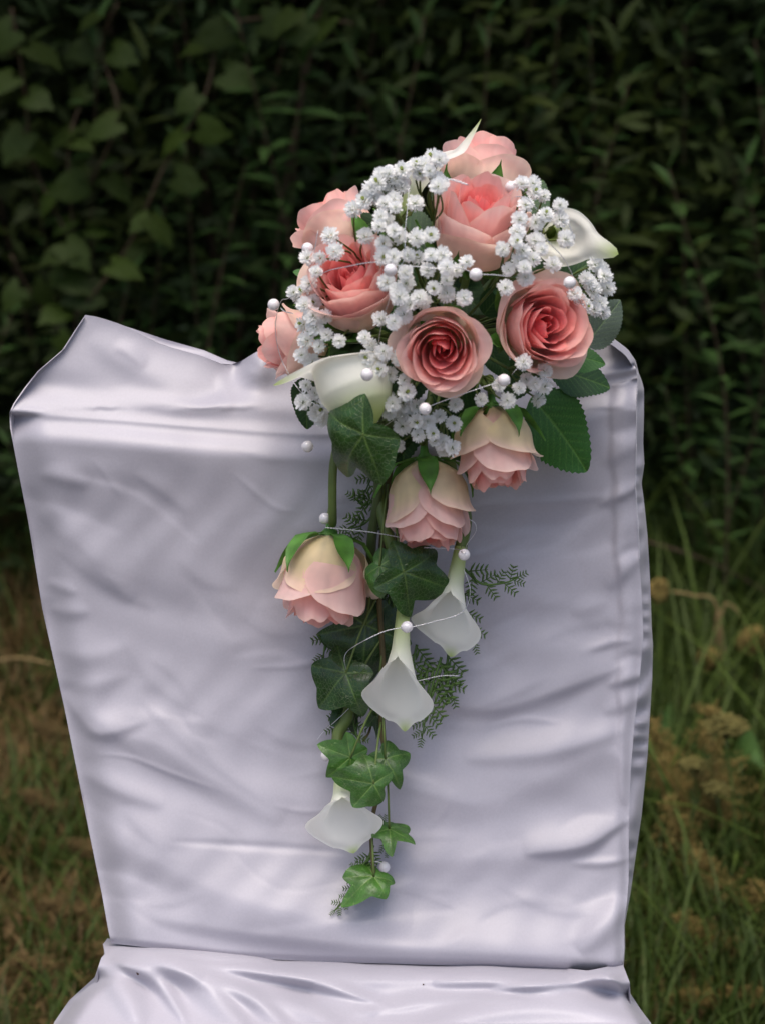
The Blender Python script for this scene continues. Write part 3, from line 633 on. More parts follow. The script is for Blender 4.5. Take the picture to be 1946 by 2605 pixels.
# ---- fern fronds
def pinna_mesh():
    parts = []
    parts.append(tube([(0, 0, 0), (0, .5, .02), (0, 1, -.02)], [.03, .025, .015], 4))
    for k in range(4):
        y = .16 + .24 * k; l = .40 * (1 - .12 * k)
        for s in (-1, 1): parts.append(tube([(0, y, 0), (s * l * .42, y + l * .30, .05), (s * l * .95, y + l * .62, .0)], [.030, .058, .018], 4))
    return mesh('leaflet', *merge(parts), M['fern'])
PINNA = pinna_mesh()
def frond(pts, size, n, taper=.35, flat=(0, 0, 1), seed=0):
    rs = np.random.default_rng(seed); path = catmull([P(*p) for p in pts], 10); v, f = tube(path, np.linspace(.0011, .0005, len(path)), 5)
    fr = wobj('fern_frond', v, f, M['fern'], bq); n = max(5, int(n * .72)); size *= 1.15
    for k in range(n):
        q = .08 + .92 * k / max(1, n - 1); i = min(int(q * (len(path) - 1)), len(path) - 2); b = path[i]; d = path[i + 1] - path[i]; d /= np.linalg.norm(d)
        nn = np.array(view_dir(*flat)); sd_ = np.cross(d, nn); sd_ /= np.linalg.norm(sd_); sl = size * (1 - (1 - taper) * q) * rs.uniform(.85, 1.1)
        s = 1 if k % 2 else -1
        if k == n - 1: t = b + d * sl
        else: t = b + (sd_ * s * .78 + d * .62 + nn * rs.uniform(-.2, .3)) * sl
        obj('leaflet', PINNA, fr, frame_leaf(b, t, (flat[0] + rs.uniform(-.2, .2), flat[1] + rs.uniform(-.2, .2), flat[2])))
frond([(1178, 1445, .030), (1225, 1485, .034), (1285, 1482, .034), (1312, 1470, .034)], .013, 13, .6, seed=1)
frond([(1172, 1500, .024), (1190, 1580, .026), (1207, 1640, .026)], .013, 11, .6, seed=2)
frond([(1122, 1672, .020), (1100, 1740, .024), (1085, 1810, .026), (1072, 1880, .026)], .021, 19, .30, seed=3)
frond([(1140, 1665, .016), (1135, 1720, .018), (1150, 1770, .018)], .013, 10, .7, seed=4)
frond([(1000, 1250, .014), (930, 1330, .016), (885, 1345, .018)], .016, 12, .5, seed=5)
frond([(985, 1250, .012), (930, 1285, .014), (905, 1270, .014)], .014, 8, .6, seed=6)
frond([(960, 1420, .012), (955, 1500, .014), (975, 1580, .014)], .017, 13, .6, seed=7)
frond([(1000, 1380, .012), (1010, 1480, .012), (1000, 1570, .013)], .017, 14, .6, seed=8)
frond([(850, 1590, .014), (828, 1640, .016), (822, 1690, .016)], .011, 8, .7, seed=9)
frond([(880, 1790, .014), (862, 1840, .016), (852, 1880, .016)], .010, 9, .7, seed=10)
frond([(890, 1800, .020), (905, 1860, .022), (925, 1915, .03)], .009, 10, .7, seed=11)
frond([(950, 2150, .012), (925, 2215, .012), (890, 2275, .012), (850, 2318, .012)], .010, 20, .5, seed=12)
frond([(945, 2175, .013), (918, 2205, .014), (898, 2212, .014)], .008, 8, .6, seed=13)
frond([(968, 2120, .010), (980, 2100, .012), (972, 2085, .012)], .007, 5, .6, seed=14)
frond([(968, 2130, .010), (982, 2155, .012), (990, 2165, .012)], .007, 5, .6, seed=15)
frond([(1060, 1640, .014), (1050, 1700, .016), (1068, 1760, .016)], .015, 11, .6, seed=16)
frond([(1010, 1060, .01), (960, 1180, .012), (930, 1250, .012)], .016, 12, .6, seed=17)
for pts, r in (([P(960, 1060, .03), P(962, 1250, .034), P(945, 1380, .03), P(940, 1560, .022), P(905, 1700, .02), P(892, 1840, .018)], .0034),
               ([P(1030, 1060, .02), P(1010, 1250, .018), P(985, 1380, .02), P(960, 1560, .016)], .0016),
               ([P(1050, 1060, .02), P(1015, 1320, .02), P(1000, 1500, .02)], .0014),
               ([P(965, 1540, .02), P(972, 1700, .018), P(975, 1830, .018), P(980, 1910, .018)], .0012),
               ([P(945, 1830, .018), P(940, 1860, .02), P(925, 1885, .024)], .0009)):
    v, f = tube(catmull(pts, 8), r, 8); wobj('stem', v, f, M['stem_dark'] if r > .002 else M['vine_stem'], bq)

# ---- baby's breath
def floret_mesh(seed):
    """a double flower: rings of broad little petals with toothed tips"""
    rs = np.random.default_rng(seed); v, f, c = [], [], []; g, w_ = np.array((.88, .90, .80)), np.array((.95, .95, .945))
    rings = [(13, 1.98, .0053), (18, 1.55, .0057), (17, 1.20, .0058), (14, .86, .0057), (10, .52, .0056)] + ([] if seed % 5 < 1 else [(5, .20, .0055)])
    for n, el0, L0 in rings:
        a0 = rs.uniform(0, 6.28)
        for k in range(n):
            el = el0 + rs.uniform(-.20, .20); az = a0 + 2 * math.pi * k / n + rs.uniform(-.08, .08); L = L0 * rs.uniform(.86, 1.12)
            d = np.array([math.sin(el) * math.cos(az), math.sin(el) * math.sin(az), math.cos(el)]); up = np.array([-math.cos(el) * math.cos(az), -math.cos(el) * math.sin(az), math.sin(el)])
            tn = np.cross(up, d); w = max(.55, math.sin(min(el, 1.57)) * 2.7 * .5 * 6.28 / n * .85 * 1.15) * .001 * (L / .0055) * 1.25; w = min(w, .0014) * rs.uniform(.78, 1.1)
            tw = rs.uniform(-.3, .3); tn = tn * math.cos(tw) + up * math.sin(tw); b = len(v); cl = up * rs.uniform(-.0004, .0010)
            v += [d * .0014 - tn * w * .35, d * .0014 + tn * w * .35, d * L * .60 - tn * w, d * L * .60 + tn * w,
                  d * L * .97 - tn * w * .95 + cl, d * L * .88 - tn * w * .35 + cl, d * L * 1.03 + cl, d * L * .88 + tn * w * .35 + cl, d * L * .97 + tn * w * .95 + cl]
            f += [(b, b + 1, b + 3, b + 2), (b + 2, b + 5, b + 4), (b + 2, b + 3, b + 7, b + 5), (b + 5, b + 7, b + 6), (b + 3, b + 8, b + 7)]; c += [g, g] + [w_] * 7
    if seed % 5 < 1:
        b = len(v); cg = np.array((.30, .36, .10)); ring = [(.0010 * math.cos(q), .0010 * math.sin(q), .0042) for q in np.linspace(0, 2 * math.pi, 8, endpoint=False)]
        v += [np.array(p) for p in ring] + [np.array((.5 * p[0], .5 * p[1], -.001)) for p in ring]; c += [cg] * 16
        f += [(b + k, b + (k + 1) % 8, b + 8 + (k + 1) % 8, b + 8 + k) for k in range(8)]; f.append(tuple(range(b, b + 8)))
    return mesh('floret', v, f, M['floret'], c, smooth=False)
FLORETS = [floret_mesh(300 + k) for k in range(5)]
c1 = "905,385 850,400 1000,370 960,430 1000,490 1090,330 1150,330 1120,400 1215,280 1260,290 1190,370 1240,430 1270,460 1250,480 780,490 830,460 760,540 800,560 740,580 890,520 880,600 940,570 950,630 1090,600 660,640 850,690 890,720 840,760 940,790 740,830 500,830 975,830 1095,840 1200,820 870,880 870,970 940,970 1040,960 1115,985 1200,960 1280,960 530,935 340,980 430,980 400,1080 350,1160 240,1220 310,1220 280,1260 320,1310 385,1290 1020,1080 1175,1070 1310,1050 1370,1070 1450,1010 890,1150 1030,1160 980,1250 960,1200 1220,1190 1310,1140 1310,1230 1120,1260 1150,1290 1430,1260 1050,1310 1010,1380 940,1430 845,1410 460,1390 380,1390 310,1450 390,1460 470,1520 330,1560 560,1560 420,1600 740,1540 780,1590 870,1640"
c3 = "295,560 370,610 420,640 490,650 750,580 860,540 985,575 830,640 915,700 1015,735 850,660 1030,820 910,860 930,900 1010,910 910,960 1010,960 330,770 390,830 310,890 460,870 440,930 400,970 440,1000 775,1030 810,1150 970,1190 1090,1020 1100,920 1175,1030 1260,990 1370,910 1360,1040 1550,870 1110,1120 1210,1110 1230,1150 1280,1170 1000,1060 1350,1210 1290,1220"
c4 = "910,610 1060,670 740,770 880,790 990,760 1060,780 800,880 930,730 1010,870"
c2 = "730,460 810,460 820,520 890,550 760,610 1000,610 900,680 1000,710 830,735 720,710 1040,850 700,800 690,870 600,920 740,930 830,860 870,920 640,1060 750,1050 720,1000 810,990 950,1030 760,1120 620,1190 1250,1030 1290,1070 1180,1120 1200,1150 1310,1110 1330,1190 1230,1210 1100,1230 1150,1290 1180,1320 1280,1300 1300,1360 1240,1340"
FL = []
for s, ox, oy in ((c1, 660, 300), (c3, 660, 700), (c4, 1000, 700), (c2, 1060, 300)):
    for w in s.split():
        a, b = w.split(','); FL.append((ox + float(a) * .3632, oy + float(b) * .3632))
FL = np.array(FL); frng = np.random.default_rng(5)
def floret_off(x, y):
    o = dome(x, y) - .004
    if y > 980: o = max(o, .062)
    return o
FO = np.array([floret_off(x, y) for x, y in FL]) + frng.uniform(-.012, .008, len(FL))
FP = P(FL[:, 0], FL[:, 1], FO)
cent = FP[frng.choice(len(FP), 20, replace=False)]
for _ in range(15):
    lab = np.argmin(np.linalg.norm(FP[:, None] - cent[None], axis=2), axis=1)
    cent = np.array([FP[lab == k].mean(0) if (lab == k).any() else cent[k] for k in range(len(cent))])
for k in range(len(cent)):
    idx = np.where(lab == k)[0]
    if not len(idx): continue
    node = cent[k] * .72 + HUB * .28; parts = [tube(catmull([HUB, (HUB + node) / 2 + frng.uniform(-.006, .006, 3), node], 5), .0011, 5)]; dirs = []
    for i in idx:
        d = FP[i] - node; L = np.linalg.norm(d); m = node + d * .5 + frng.uniform(-.005, .005, 3); dv = FP[i] - m; dirs.append(dv)
        parts.append(tube(catmull([node, m, FP[i]], 4), [.0008] * 8 + [.0006], 5) if False else tube(catmull([node, m, FP[i]], 4), .00068, 5))
    v, f = merge(parts); sp = wobj('babys_breath_sprig', v, f, M['stem'], bq)
    for i, dv in zip(idx, dirs):
        dv = V(dv).normalized() + view_dir(frng.uniform(-.5, .5), frng.uniform(-.35, .55), .55); dv.normalize()
        obj('floret', FLORETS[int(frng.integers(5))], sp, Matrix.Translation(V(FP[i])) @ frame_z(dv, frng.uniform(0, 6.28)) @ Matrix.Scale(frng.uniform(.84, 1.16), 4))

# ---- pearl garland
def uvs(n, m, r, bump=0):
    v = [(0, 0, r)]; 
    for i in range(1, n):
        for j in range(m):
            a, b = math.pi * i / n, 2 * math.pi * j / m; v.append((r * math.sin(a) * math.cos(b), r * math.sin(a) * math.sin(b), r * math.cos(a)))
    v.append((0, 0, -r)); f = [(0, 1 + j, 1 + (j + 1) % m) for j in range(m)]
    for i in range(n - 2): f += [(1 + i * m + j, 1 + (i + 1) * m + j, 1 + (i + 1) * m + (j + 1) % m, 1 + i * m + (j + 1) % m) for j in range(m)]
    l = 1 + (n - 1) * m; f += [(l, l - m + (j + 1) % m, l - m + j) for j in range(m)]; return v, f
def pearl_mesh(r=.0040):
    v, f = uvs(14, 20, r); h, g = uvs(5, 8, r * .22)                  # bead with the small drill hole rims at both ends
    h1 = [(a, b, c * .4 + r * .99) for a, b, c in h]; h2 = [(a, b, c * .4 - r * .99) for a, b, c in h]
    return mesh('pearl', *merge([(v, f), (h1, g), (h2, g)]), M['pearl'])
PEARL = pearl_mesh()
def A(s, ox, oy, k): return [(ox + float(p.split(',')[0]) * k, oy + float(p.split(',')[1]) * k) for p in s.split()]
K1, K5 = .3632, .4237
WIRES = [A("1310,425 1460,470", 660, 300, K1), A("1045,490 1038,600 1020,780 1018,900 1010,1000 970,1050", 660, 300, K1), A("330,1200 450,1085 620,1040 800,1010 940,1030 1100,1040 1250,1055 1400,1050 1515,1092 1652,1100 1750,1112", 660, 300, K1),
         A("385,940 400,860 412,790", 660, 300, K1), A("280,1230 200,1265 150,1290 115,1450 130,1600 160,1700 190,1760 240,1850 320,1950 400,2010 510,2050", 660, 300, K1), A("150,1330 180,1355 240,1370", 660, 300, K1),
         A("915,1260 890,1330 870,1390 850,1480 835,1580", 660, 300, K1), A("805,590 790,650 755,700 720,760 700,880 690,990", 660, 700, K1), A("850,1075 930,1020 1000,985", 660, 700, K1), A("1160,935 1210,910 1400,840 1590,775 1700,745", 660, 700, K1), A("830,695 870,650 940,600", 1000, 700, K1),
         A("690,550 760,560 840,640", 1060, 300, K1), A("860,805 950,900 1030,990 1090,1110 1070,1160", 1060, 300, K1), A("1060,735 1085,800 1105,860", 1060, 300, K1), A("210,425 290,440 360,470", 1060, 300, K1)]
WIRES_LOW = [A("350,335 450,345 600,360 750,385 820,400", 680, 1200, K5), A("940,455 1060,460 1150,468 1180,497 1195,440 1250,360 1245,310 1210,285", 680, 1200, K5), A("1180,590 1215,700 1200,800 1140,860 1000,900 880,930 838,933 700,960 520,1050 465,1110 475,1190", 680, 1200, K5),
             A("1150,1225 1050,1225 930,1250 840,1275", 680, 1200, K5), A("590,1355 530,1385 430,1480 340,1560 300,1610", 680, 1200, K5), [(948, 2190), (970, 2195), (978, 2205)]]
def wire_paths():
    runs = []
    for group, fn in ((WIRES, lambda x, y: floret_off(x, y) + .012), (WIRES_LOW, None)):
        for w in group:
            q = catmull(w, 10); n = len(q)
            if fn: o = np.array([fn(x, y) for x, y in q])
            else:
                x, y = q[:, 0], q[:, 1]; o = np.full(n, .052)
                o = np.where(y > 1700, .030, o); o = np.where(((x > 900) & (x < 1200)) & (y > 1370) & (y < 1700), .082, o)
                o = np.where((y < 1400), .060, o); o = np.where(y > 2100, .02, o); o = np.where((x < 840) & (y > 1800), .012, o)
                o = np.convolve(np.pad(o, 4, 'edge'), np.ones(9) / 9, 'valid')
            p = P(q[:, 0], q[:, 1], o)
            seg = np.concatenate([[0], np.cumsum(np.linalg.norm(np.diff(p, axis=0), axis=1))]); m = max(8, int(seg[-1] / .0011))
            s = np.linspace(0, seg[-1], m); p = np.stack([np.interp(s, seg, p[:, k]) for k in range(3)], 1)
            parts = []; runs.append(parts)
            for ph in (0, math.pi):                                    # two strands twisted together
                a = s / .0042 * 2 * math.pi + ph; parts.append(tube(p + (np.cos(a)[:, None] * UPV + np.sin(a)[:, None] * (-FWD) + .4 * np.cos(a)[:, None] * RGT) * .00028, .00017, 4))
    return [merge(q) for q in runs]
WR = wire_paths(); gar = wobj('pearl_garland', *WR[4], M['wire'], bq)
for k, w_ in enumerate(WR):
    if k != 4: wobj('wire', *w_, M['wire'], gar)
for x, y, o in ((697, 775, .06), (783, 632, .05), (801, 678, .07), (1029, 464, .085), (993, 687, .15), (1210, 698, .155), (1299, 476, .05), (1448, 719, .12), (934, 953, .15), (1081, 1040, .13), (1281, 967, .125), (783, 1136, .05),
                (827, 1319, .042), (1180, 1411, .072), (1035, 1595, .085), (831, 1922, .014), (978, 2206, .012), (990, 434, .075)):
    obj('pearl', PEARL, gar, Matrix.Translation(V(P(x, y, o))) @ frame_z(view_dir(random.uniform(-1, 1), random.uniform(-.6, .6), .25)))

# ------------------------------------------------------------------ a fallen seed and specks on the seat
def seat_hit(px, py):
    S = SEAT_S.reshape(-1, 3); rel = S - CAM; d = rays(px, py); d = d / np.linalg.norm(d); dist = np.linalg.norm(np.cross(rel, d), axis=1); return S[int(np.argmin(dist))]
for px, py, r, lab in ((1144, 2449, .0020, 'shrivelled brown seed lying in the crease between seat and chair back'), (352, 2477, .0011, 'small tan speck on the puckered seat corner'), (1078, 2504, .0006, 'tiny dark speck on the smooth satin seat')):
    h = seat_hit(px, py); v, f = uvs(6, 9, r); rs = np.random.default_rng(int(px)); v = np.array([np.array(p) * rs.uniform(.65, 1.2) for p in v])
    tag(wobj('dry_seed', v + h + np.array([0, 0, r * .6]), f, M['seed']), lab, 'seed')

# ------------------------------------------------------------------ hedge of leafy shoots, the vine, the grass
HY = 1.86                                          # front of the hedge
def lance_leaf(seed, wid=.11):
    rs = np.random.default_rng(seed); v, c = [], []; nt = 7; b = rs.uniform(-.12, .12); cu = rs.uniform(.05, .30)
    for j in range(nt):
        t = j / (nt - 1); w = wid * math.sin(math.pi * (.06 + .94 * t) ** .8) + .004
        if j == nt - 1: w = .004
        for s in (-1, 0, 1):
            v.append((s * w + b * t * t, t, -cu * t * t + .35 * abs(s) * w)); k = 1 + .25 * (s == 0)
            c.append(np.array((.037, .074, .017)) * k)
    return mesh('leaf', v, gridf(nt, 3), M['hedge_leaf'], c)
LANCE = [lance_leaf(400 + k, w) for k, w in enumerate((.10, .12, .14, .17))]
def heart_leaf(seed):
    rs = np.random.default_rng(seed); v = [(0, 0, 0)]; n = 22
    for ring in (.5, 1.0):
        for k in range(n):
            a = 2 * math.pi * k / n; d = min(a, 2 * math.pi - a); r = (.30 + .36 * sst(0, .9, math.pi - d) if d > 2.2 else .62 + .10 * math.cos(2 * a)) if d > .45 else .62 + .38 * (1 - d / .45) ** 1.5
            r *= (1 - .5 * sst(2.7, math.pi, d)); x, y = ring * r * math.sin(a), ring * r * math.cos(a)
            v.append((x, y, -.28 * (x * x + y * y) + .10 * abs(x)))
    f = [(0, 1 + k, 1 + (k + 1) % n) for k in range(n)] + [(1 + k, 1 + n + k, 1 + n + (k + 1) % n, 1 + (k + 1) % n) for k in range(n)]
    return mesh('leaf', v, f, M['vine_leaf'])
HEART = [heart_leaf(k) for k in range(3)]
def leaf_mx(b, d, up, L):
    y = V(d).normalized(); z = V(up); z = (z - y * z.dot(y)).normalized(); x = y.cross(z); b = V(b)
    return Matrix(((x.x * L, y.x * L, z.x * L, b.x), (x.y * L, y.y * L, z.y * L, b.y), (x.z * L, y.z * L, z.z * L, b.z), (0, 0, 0, 1)))
def shoot_geom(base, top, bow, nleaf, leaf_len, rs):
    mid = (base + top) / 2 + bow; path = catmull([base, mid, top], 10); out = []
    for k in range(nleaf):
        q = 1 - .97 * (k / nleaf) ** .9; i = min(int(q * (len(path) - 1)), len(path) - 2); p = path[i] + (path[i + 1] - path[i]) * (q * (len(path) - 1) - i)
        d = path[i + 1] - path[i]; d /= np.linalg.norm(d); a = k * 2.4 + rs.uniform(-.4, .4)
        side = np.array([math.cos(a), math.sin(a), 0]); el = rs.uniform(.25, .75) + .5 * (q > .93)
        dr = side * (1 - .6 * (q > .93)) + d * el + np.array([0, 0, -.25 * rs.random()]); out.append((p, dr, d + np.array([0, -.35, .35]), leaf_len * rs.uniform(.7, 1.15) * (.55 + .45 * math.sin(math.pi * min(1, .25 + .75 * (1 - q))))))
    return path, out
def build_hedge():
    rs = np.random.default_rng(77)
    # the clearest shoots, one plant each
    spec = [(1700, 430, 1450, 1.62, 34, 'tall pale-tipped willowy shoot standing in front of the hedge, right of the bouquet')]
    front = [(1180, 330, 1000), (1000, 250, 900), (850, 380, 900), (650, 300, 850), (560, 560, 1000), (470, 330, 800), (1330, 180, 1200), (1480, 330, 1300), (1600, 200, 1400), (1560, 640, 1500),
             (1820, 250, 1500), (1900, 420, 1500), (1780, 760, 1500), (1880, 860, 1550), (1690, 980, 1600), (1240, 60, 900), (1080, 40, 900), (780, 60, 800), (900, 120, 800), (420, 520, 1100), (330, 700, 1150), (60, 330, 1200),
             (30, 800, 1500), (1920, 100, 1400), (1740, 60, 1300), (1420, 20, 1200), (650, 620, 1000), (1500, 60, 1200), (600, 20, 800), (250, 60, 900), (1850, 1150, 1600), (1760, 1250, 1650), (20, 1120, 1600)]
    for k, (x, y0, y1) in enumerate(front):
        where = ('beside the broad-leaved vine' if x < 360 else 'between the vine and the bouquet' if x < 720 else 'behind the top of the bouquet' if x < 1300 else
                 'low behind the right edge of the satin' if y1 > 1520 else 'right of the bouquet, behind the tall pale-tipped shoot')
        spec.append((x, y0, y1, HY + rs.uniform(-.10, .14), int(rs.integers(30, 46)), 'upright leafy hedge shoot ' + where))
    for x, y0, y1, Y, n, lab in spec:
        top = PY(x, y0, Y); base = PY(x + rs.uniform(-190, 190), y1, Y + .06); base[2] = 0.0; base[1] = Y + .05
        path, lv = shoot_geom(base, top, rs.uniform(-.07, .07, 3), n, rs.uniform(.036, .066), rs)
        sh = empty('willow_shoot', base, lab, 'shoot', 'leafy shoots along the hedge front' if lab.startswith('upright') else None)
        v, f = tube(path, np.linspace(.0026, .0010, len(path)), 5); wobj('stem', v, f, M['twig'], sh)
        for p, d, up, L in lv: obj('leaf', LANCE[int(rs.integers(4))], sh, leaf_mx(p, d, up, L))
    # the hedge behind them: bushes, each with its stems and one mass of foliage
    names = ['dense dark willowy bush behind the left half of the chair back', 'dense dark willowy bush behind the bouquet', 'dense dark willowy bush to the right of the chair']
    lv0 = [np.array([tuple(x.co) for x in m.vertices]) for m in LANCE]; lf0 = [[tuple(p.vertices) for p in m.polygons] for m in LANCE]
    for b, (x0, x1) in enumerate(((-2.6, -.32), (-.32, .42), (.42, 2.6))):
        bush = empty('hedge_bush', ((x0 + x1) / 2, HY + .4, 0), names[b], 'bush', 'bushes of the hedge')
        V_, F_, C_ = [], [], []; ns = int(120 * (x1 - x0) if b == 1 else 48 * (x1 - x0)); stems = 0
        for s in range(ns):
            deep = rs.random() ** .8; x = rs.uniform(x0, x1); y = HY + .06 + .75 * deep
            h = rs.uniform(.5, 1.0) * (1.1 + 1.5 * sst(.05, .7, deep)) + .25
            base = np.array([x, y, 0]); top = base + np.array([rs.uniform(-.2, .2), rs.uniform(-.3, .05), h])
            path, lv = shoot_geom(base, top, np.append(rs.uniform(-.06, .06, 2), 0), int(46 * h), .070, rs)
            if stems < 26:
                v, f = tube(path, np.linspace(.006, .0015, len(path)), 4); wobj('stem', v, f, M['twig'], bush); stems += 1
            tint = rs.uniform(.55, 1.25); hue = rs.random()
            for p, d, up, L in lv:
                m = leaf_mx(p, d, up, L); k = int(rs.integers(4)); A_ = np.array(m.to_3x3()); o = len(V_); q = lv0[k] @ A_.T + p
                V_.extend(q); F_.extend([tuple(i + o for i in g) for g in lf0[k]])
                cc = np.array((.046, .085, .026)) * (1 - hue) + np.array((.070, .092, .016)) * hue; C_.extend([cc * tint * .66 * rs.uniform(.7, 1.3)] * len(q))
        n_ = int((x1 - x0) * (7500 if b == 1 else 4500)); p0 = rs.uniform(0, 1, (n_, 3)) * [x1 - x0, .42, 1.35] + [x0, HY - .03, .02]     # fine leaves tangled through the front
        d_ = rs.normal(0, 1, (n_, 3)) * [1, .6, .8] + [0, -.35, .15]; d_ /= np.linalg.norm(d_, axis=1)[:, None]; sd_ = np.cross(d_, rs.normal(0, .4, (n_, 3)) + [0, -.7, .7]); sd_ /= np.linalg.norm(sd_, axis=1)[:, None] + 1e-9
        L_ = rs.uniform(.022, .056, (n_, 1)); q_ = np.stack([p0, p0 + d_ * L_ * .45 - sd_ * L_ * .17, p0 + d_ * L_, p0 + d_ * L_ * .45 + sd_ * L_ * .17], 1).reshape(-1, 3); o_ = len(V_)
        V_.extend(q_); F_.extend([(o_ + 4 * k, o_ + 4 * k + 1, o_ + 4 * k + 2, o_ + 4 * k + 3) for k in range(n_)]); tn_ = .5 + .5 * np.sin(p0[:, :1] * 6 + np.sin(p0[:, 2:] * 7)) 
        C_.extend(np.repeat((np.array((.022, .044, .010)) * (1 - tn_) + np.array((.044, .062, .010)) * tn_) * rs.uniform(.6, 1.25, (n_, 1)), 4, 0))
        fo = wobj('foliage', V_, F_, M['hedge_leaf'], bush, C_); fo['kind'] = 'stuff'
    # the tall growth behind, and unseen leaves added above to shade the hedge front
    def leaf_mass(name, n, lo, hi, size, wid, col, mat):
        c = rs.uniform(0, 1, (n, 3)) * (np.array(hi) - lo) + lo
        d = rs.normal(0, 1, (n, 3)) * [1, .7, .6] + [0, -.5, -.35]; d /= np.linalg.norm(d, axis=1)[:, None]
        u_ = rs.normal(0, .5, (n, 3)) + [0, -.5, .8]; sd_ = np.cross(d, u_); sd_ /= np.linalg.norm(sd_, axis=1)[:, None] + 1e-9; nn = np.cross(sd_, d)
        L = size * rs.uniform(.65, 1.25, (n, 1)); W_ = L * wid
        p = np.stack([c, c + d * L * .45 - sd_ * W_ + nn * W_ * .3, c + d * L * .5, c + d * L * .45 + sd_ * W_ + nn * W_ * .3, c + d * L - nn * L * .1], 1)
        v = p.reshape(-1, 3); o = np.arange(n)[:, None] * 5
        f = np.concatenate([o + [0, 2, 1], o + [0, 3, 2], o + [1, 2, 4], o + [2, 3, 4]]); cc = np.repeat(np.array(col) * rs.uniform(.6, 1.3, (n, 1)), 5, 0)
        return v, f, cc
    v, f, c = leaf_mass('thicket', 30000, (-3.4, 2.75, 0), (3.4, 3.5, 3.2), .16, .24, (.032, .05, .018), None)
    v2, f2, c2 = leaf_mass('thicket', 14000, (-3.4, 2.7, 0), (3.4, 3.3, 1.1), .16, .24, (.032, .05, .018), None); v, f, c = np.vstack([v, v2]), np.vstack([f, f2 + len(v)]), np.vstack([c, c2])
    tag(wobj('thicket', v, f, M['hedge_leaf'], None, c, base=True), 'dark mass of leaves closing the hedge from behind', 'thicket', kind='stuff')
    v, f, c = leaf_mass('added_shade', 11000, (-3.0, 1.45, 1.45), (3.0, 2.8, 2.9), .10, .20, (.036, .058, .02), None)  # leaf mass out of view, added to darken the hedge front
    tag(wobj('added_shade_foliage', v, f, M['hedge_leaf'], None, c), 'added leaf mass above the view, shading the hedge front', 'foliage', kind='stuff')
    # climbing vine with broad leaves at the left
    vb = PY(200, 1250, HY - .02); vb[2] = 0
    vi = empty('climbing_vine', vb, 'climbing vine with broad heart-shaped leaves on the left of the hedge', 'vine')
    runs = [[(205, 1300), (195, 900), (190, 640), (175, 380), (215, 240)], [(200, 800), (330, 620), (420, 420), (520, 250), (560, 60)], [(195, 640), (90, 420), (60, 200), (30, 20)], [(215, 500), (300, 300), (260, 120), (300, 10)], [(200, 900), (90, 760), (30, 650)], [(560, 60), (740, 40), (900, 60)]]
    for r in runs:
        path = np.array([PY(x, y, HY - .05 + .02 * math.sin(x)) for x, y in r]); 
        if r[0][1] == 1300: path = np.vstack([vb, path])
        path = catmull(path, 8); v, f = tube(path, .0022, 5); wobj('stem', v, f, M['twig'], vi)
        L_ = np.linalg.norm(np.diff(path, axis=0), axis=1).sum(); n = int(L_ / .042)
        for k in range(n):
            i = min(int((k + rs.random()) / n * (len(path) - 1)), len(path) - 1); p = path[i] + np.array([0, -.01, 0]) + rs.uniform(-.02, .02, 3); s = 1 if k % 2 else -1
            d = np.array([s * rs.uniform(.4, 1.0), rs.uniform(-.5, 0), -rs.uniform(.1, .9)]); obj('leaf', HEART[int(rs.integers(3))], vi, leaf_mx(p + d * .015, d, np.array([rs.uniform(-.9, .9), -.6, rs.uniform(.0, 1.2)]), rs.uniform(.030, .050)))
build_hedge()

def build_grass():
    rs = np.random.default_rng(99); V_, F_, C_ = [], [], []
    def blade(x, y, L, w, az, lean, col):
        o = len(V_); b = np.array([x, y, -.012]); dr = np.array([math.cos(az), math.sin(az), 0]); sd_ = np.array([-math.sin(az), math.cos(az), 0])
        for k, t in enumerate((0, .4, .75)):
            p = b + dr * L * lean * t ** 2 + np.array([0, 0, L * (t - .45 * lean * t * t)]); ww = w * (1, .85, .55)[k]; V_.append(p - sd_ * ww); V_.append(p + sd_ * ww)
        V_.append(b + dr * L * lean + np.array([0, 0, L * (1 - .45 * lean)])); F_.extend([(o, o + 1, o + 3, o + 2), (o + 2, o + 3, o + 5, o + 4), (o + 4, o + 5, o + 6)]); C_.extend([col] * 7)
    G1, G2, D1, D2 = np.array((.030, .054, .008)), np.array((.056, .084, .013)), np.array((.185, .122, .047)), np.array((.115, .073, .028))
    for k in range(46000):
        if k < 34000: x, y = rs.uniform(-1.1, 1.1), rs.uniform(.35, 2.2)
        else: x, y = rs.uniform(-2.6, 2.6), rs.uniform(-1.2, 2.4)
        if y < .2 and abs(x) < .36 and y > -.62: continue
        patch = .5 + .5 * math.sin(5.3 * x + 2.1 * math.sin(4 * y)) * math.sin(6.1 * y + 1.7 * math.sin(5 * x))
        dry = (.72 if x < 0 else .30) * (.45 + .9 * patch)
        if rs.random() < dry: col = D1 * (1 - (q := rs.random())) + D2 * q; L = rs.uniform(.03, .10); lean = rs.uniform(.4, 1.1)
        else: col = (G1 * (1 - (q := rs.random())) + G2 * q); L = rs.uniform(.05, .16) * (1.0 if x < 0 else 1.5); lean = rs.uniform(.15, .9)
        if y > 1.7: L *= 1.5
        blade(x, y, L, rs.uniform(.0011, .0026), rs.uniform(0, 6.28), lean, col * rs.uniform(.7, 1.25))
    for k in range(700):                                           # long arching blades on the right
        x, y = rs.uniform(.3, 1.2), rs.uniform(.6, 1.9); blade(x, y, rs.uniform(.18, .42), rs.uniform(.002, .0045), rs.uniform(0, 6.28), rs.uniform(.3, .9), (G2 * rs.uniform(.7, 1.3)))
    o = obj('grass', mesh('grass', V_, F_, M['grass'], C_)); tag(o, 'mown dry brown and green meadow grass around the chair', 'grass', kind='stuff')
build_grass()

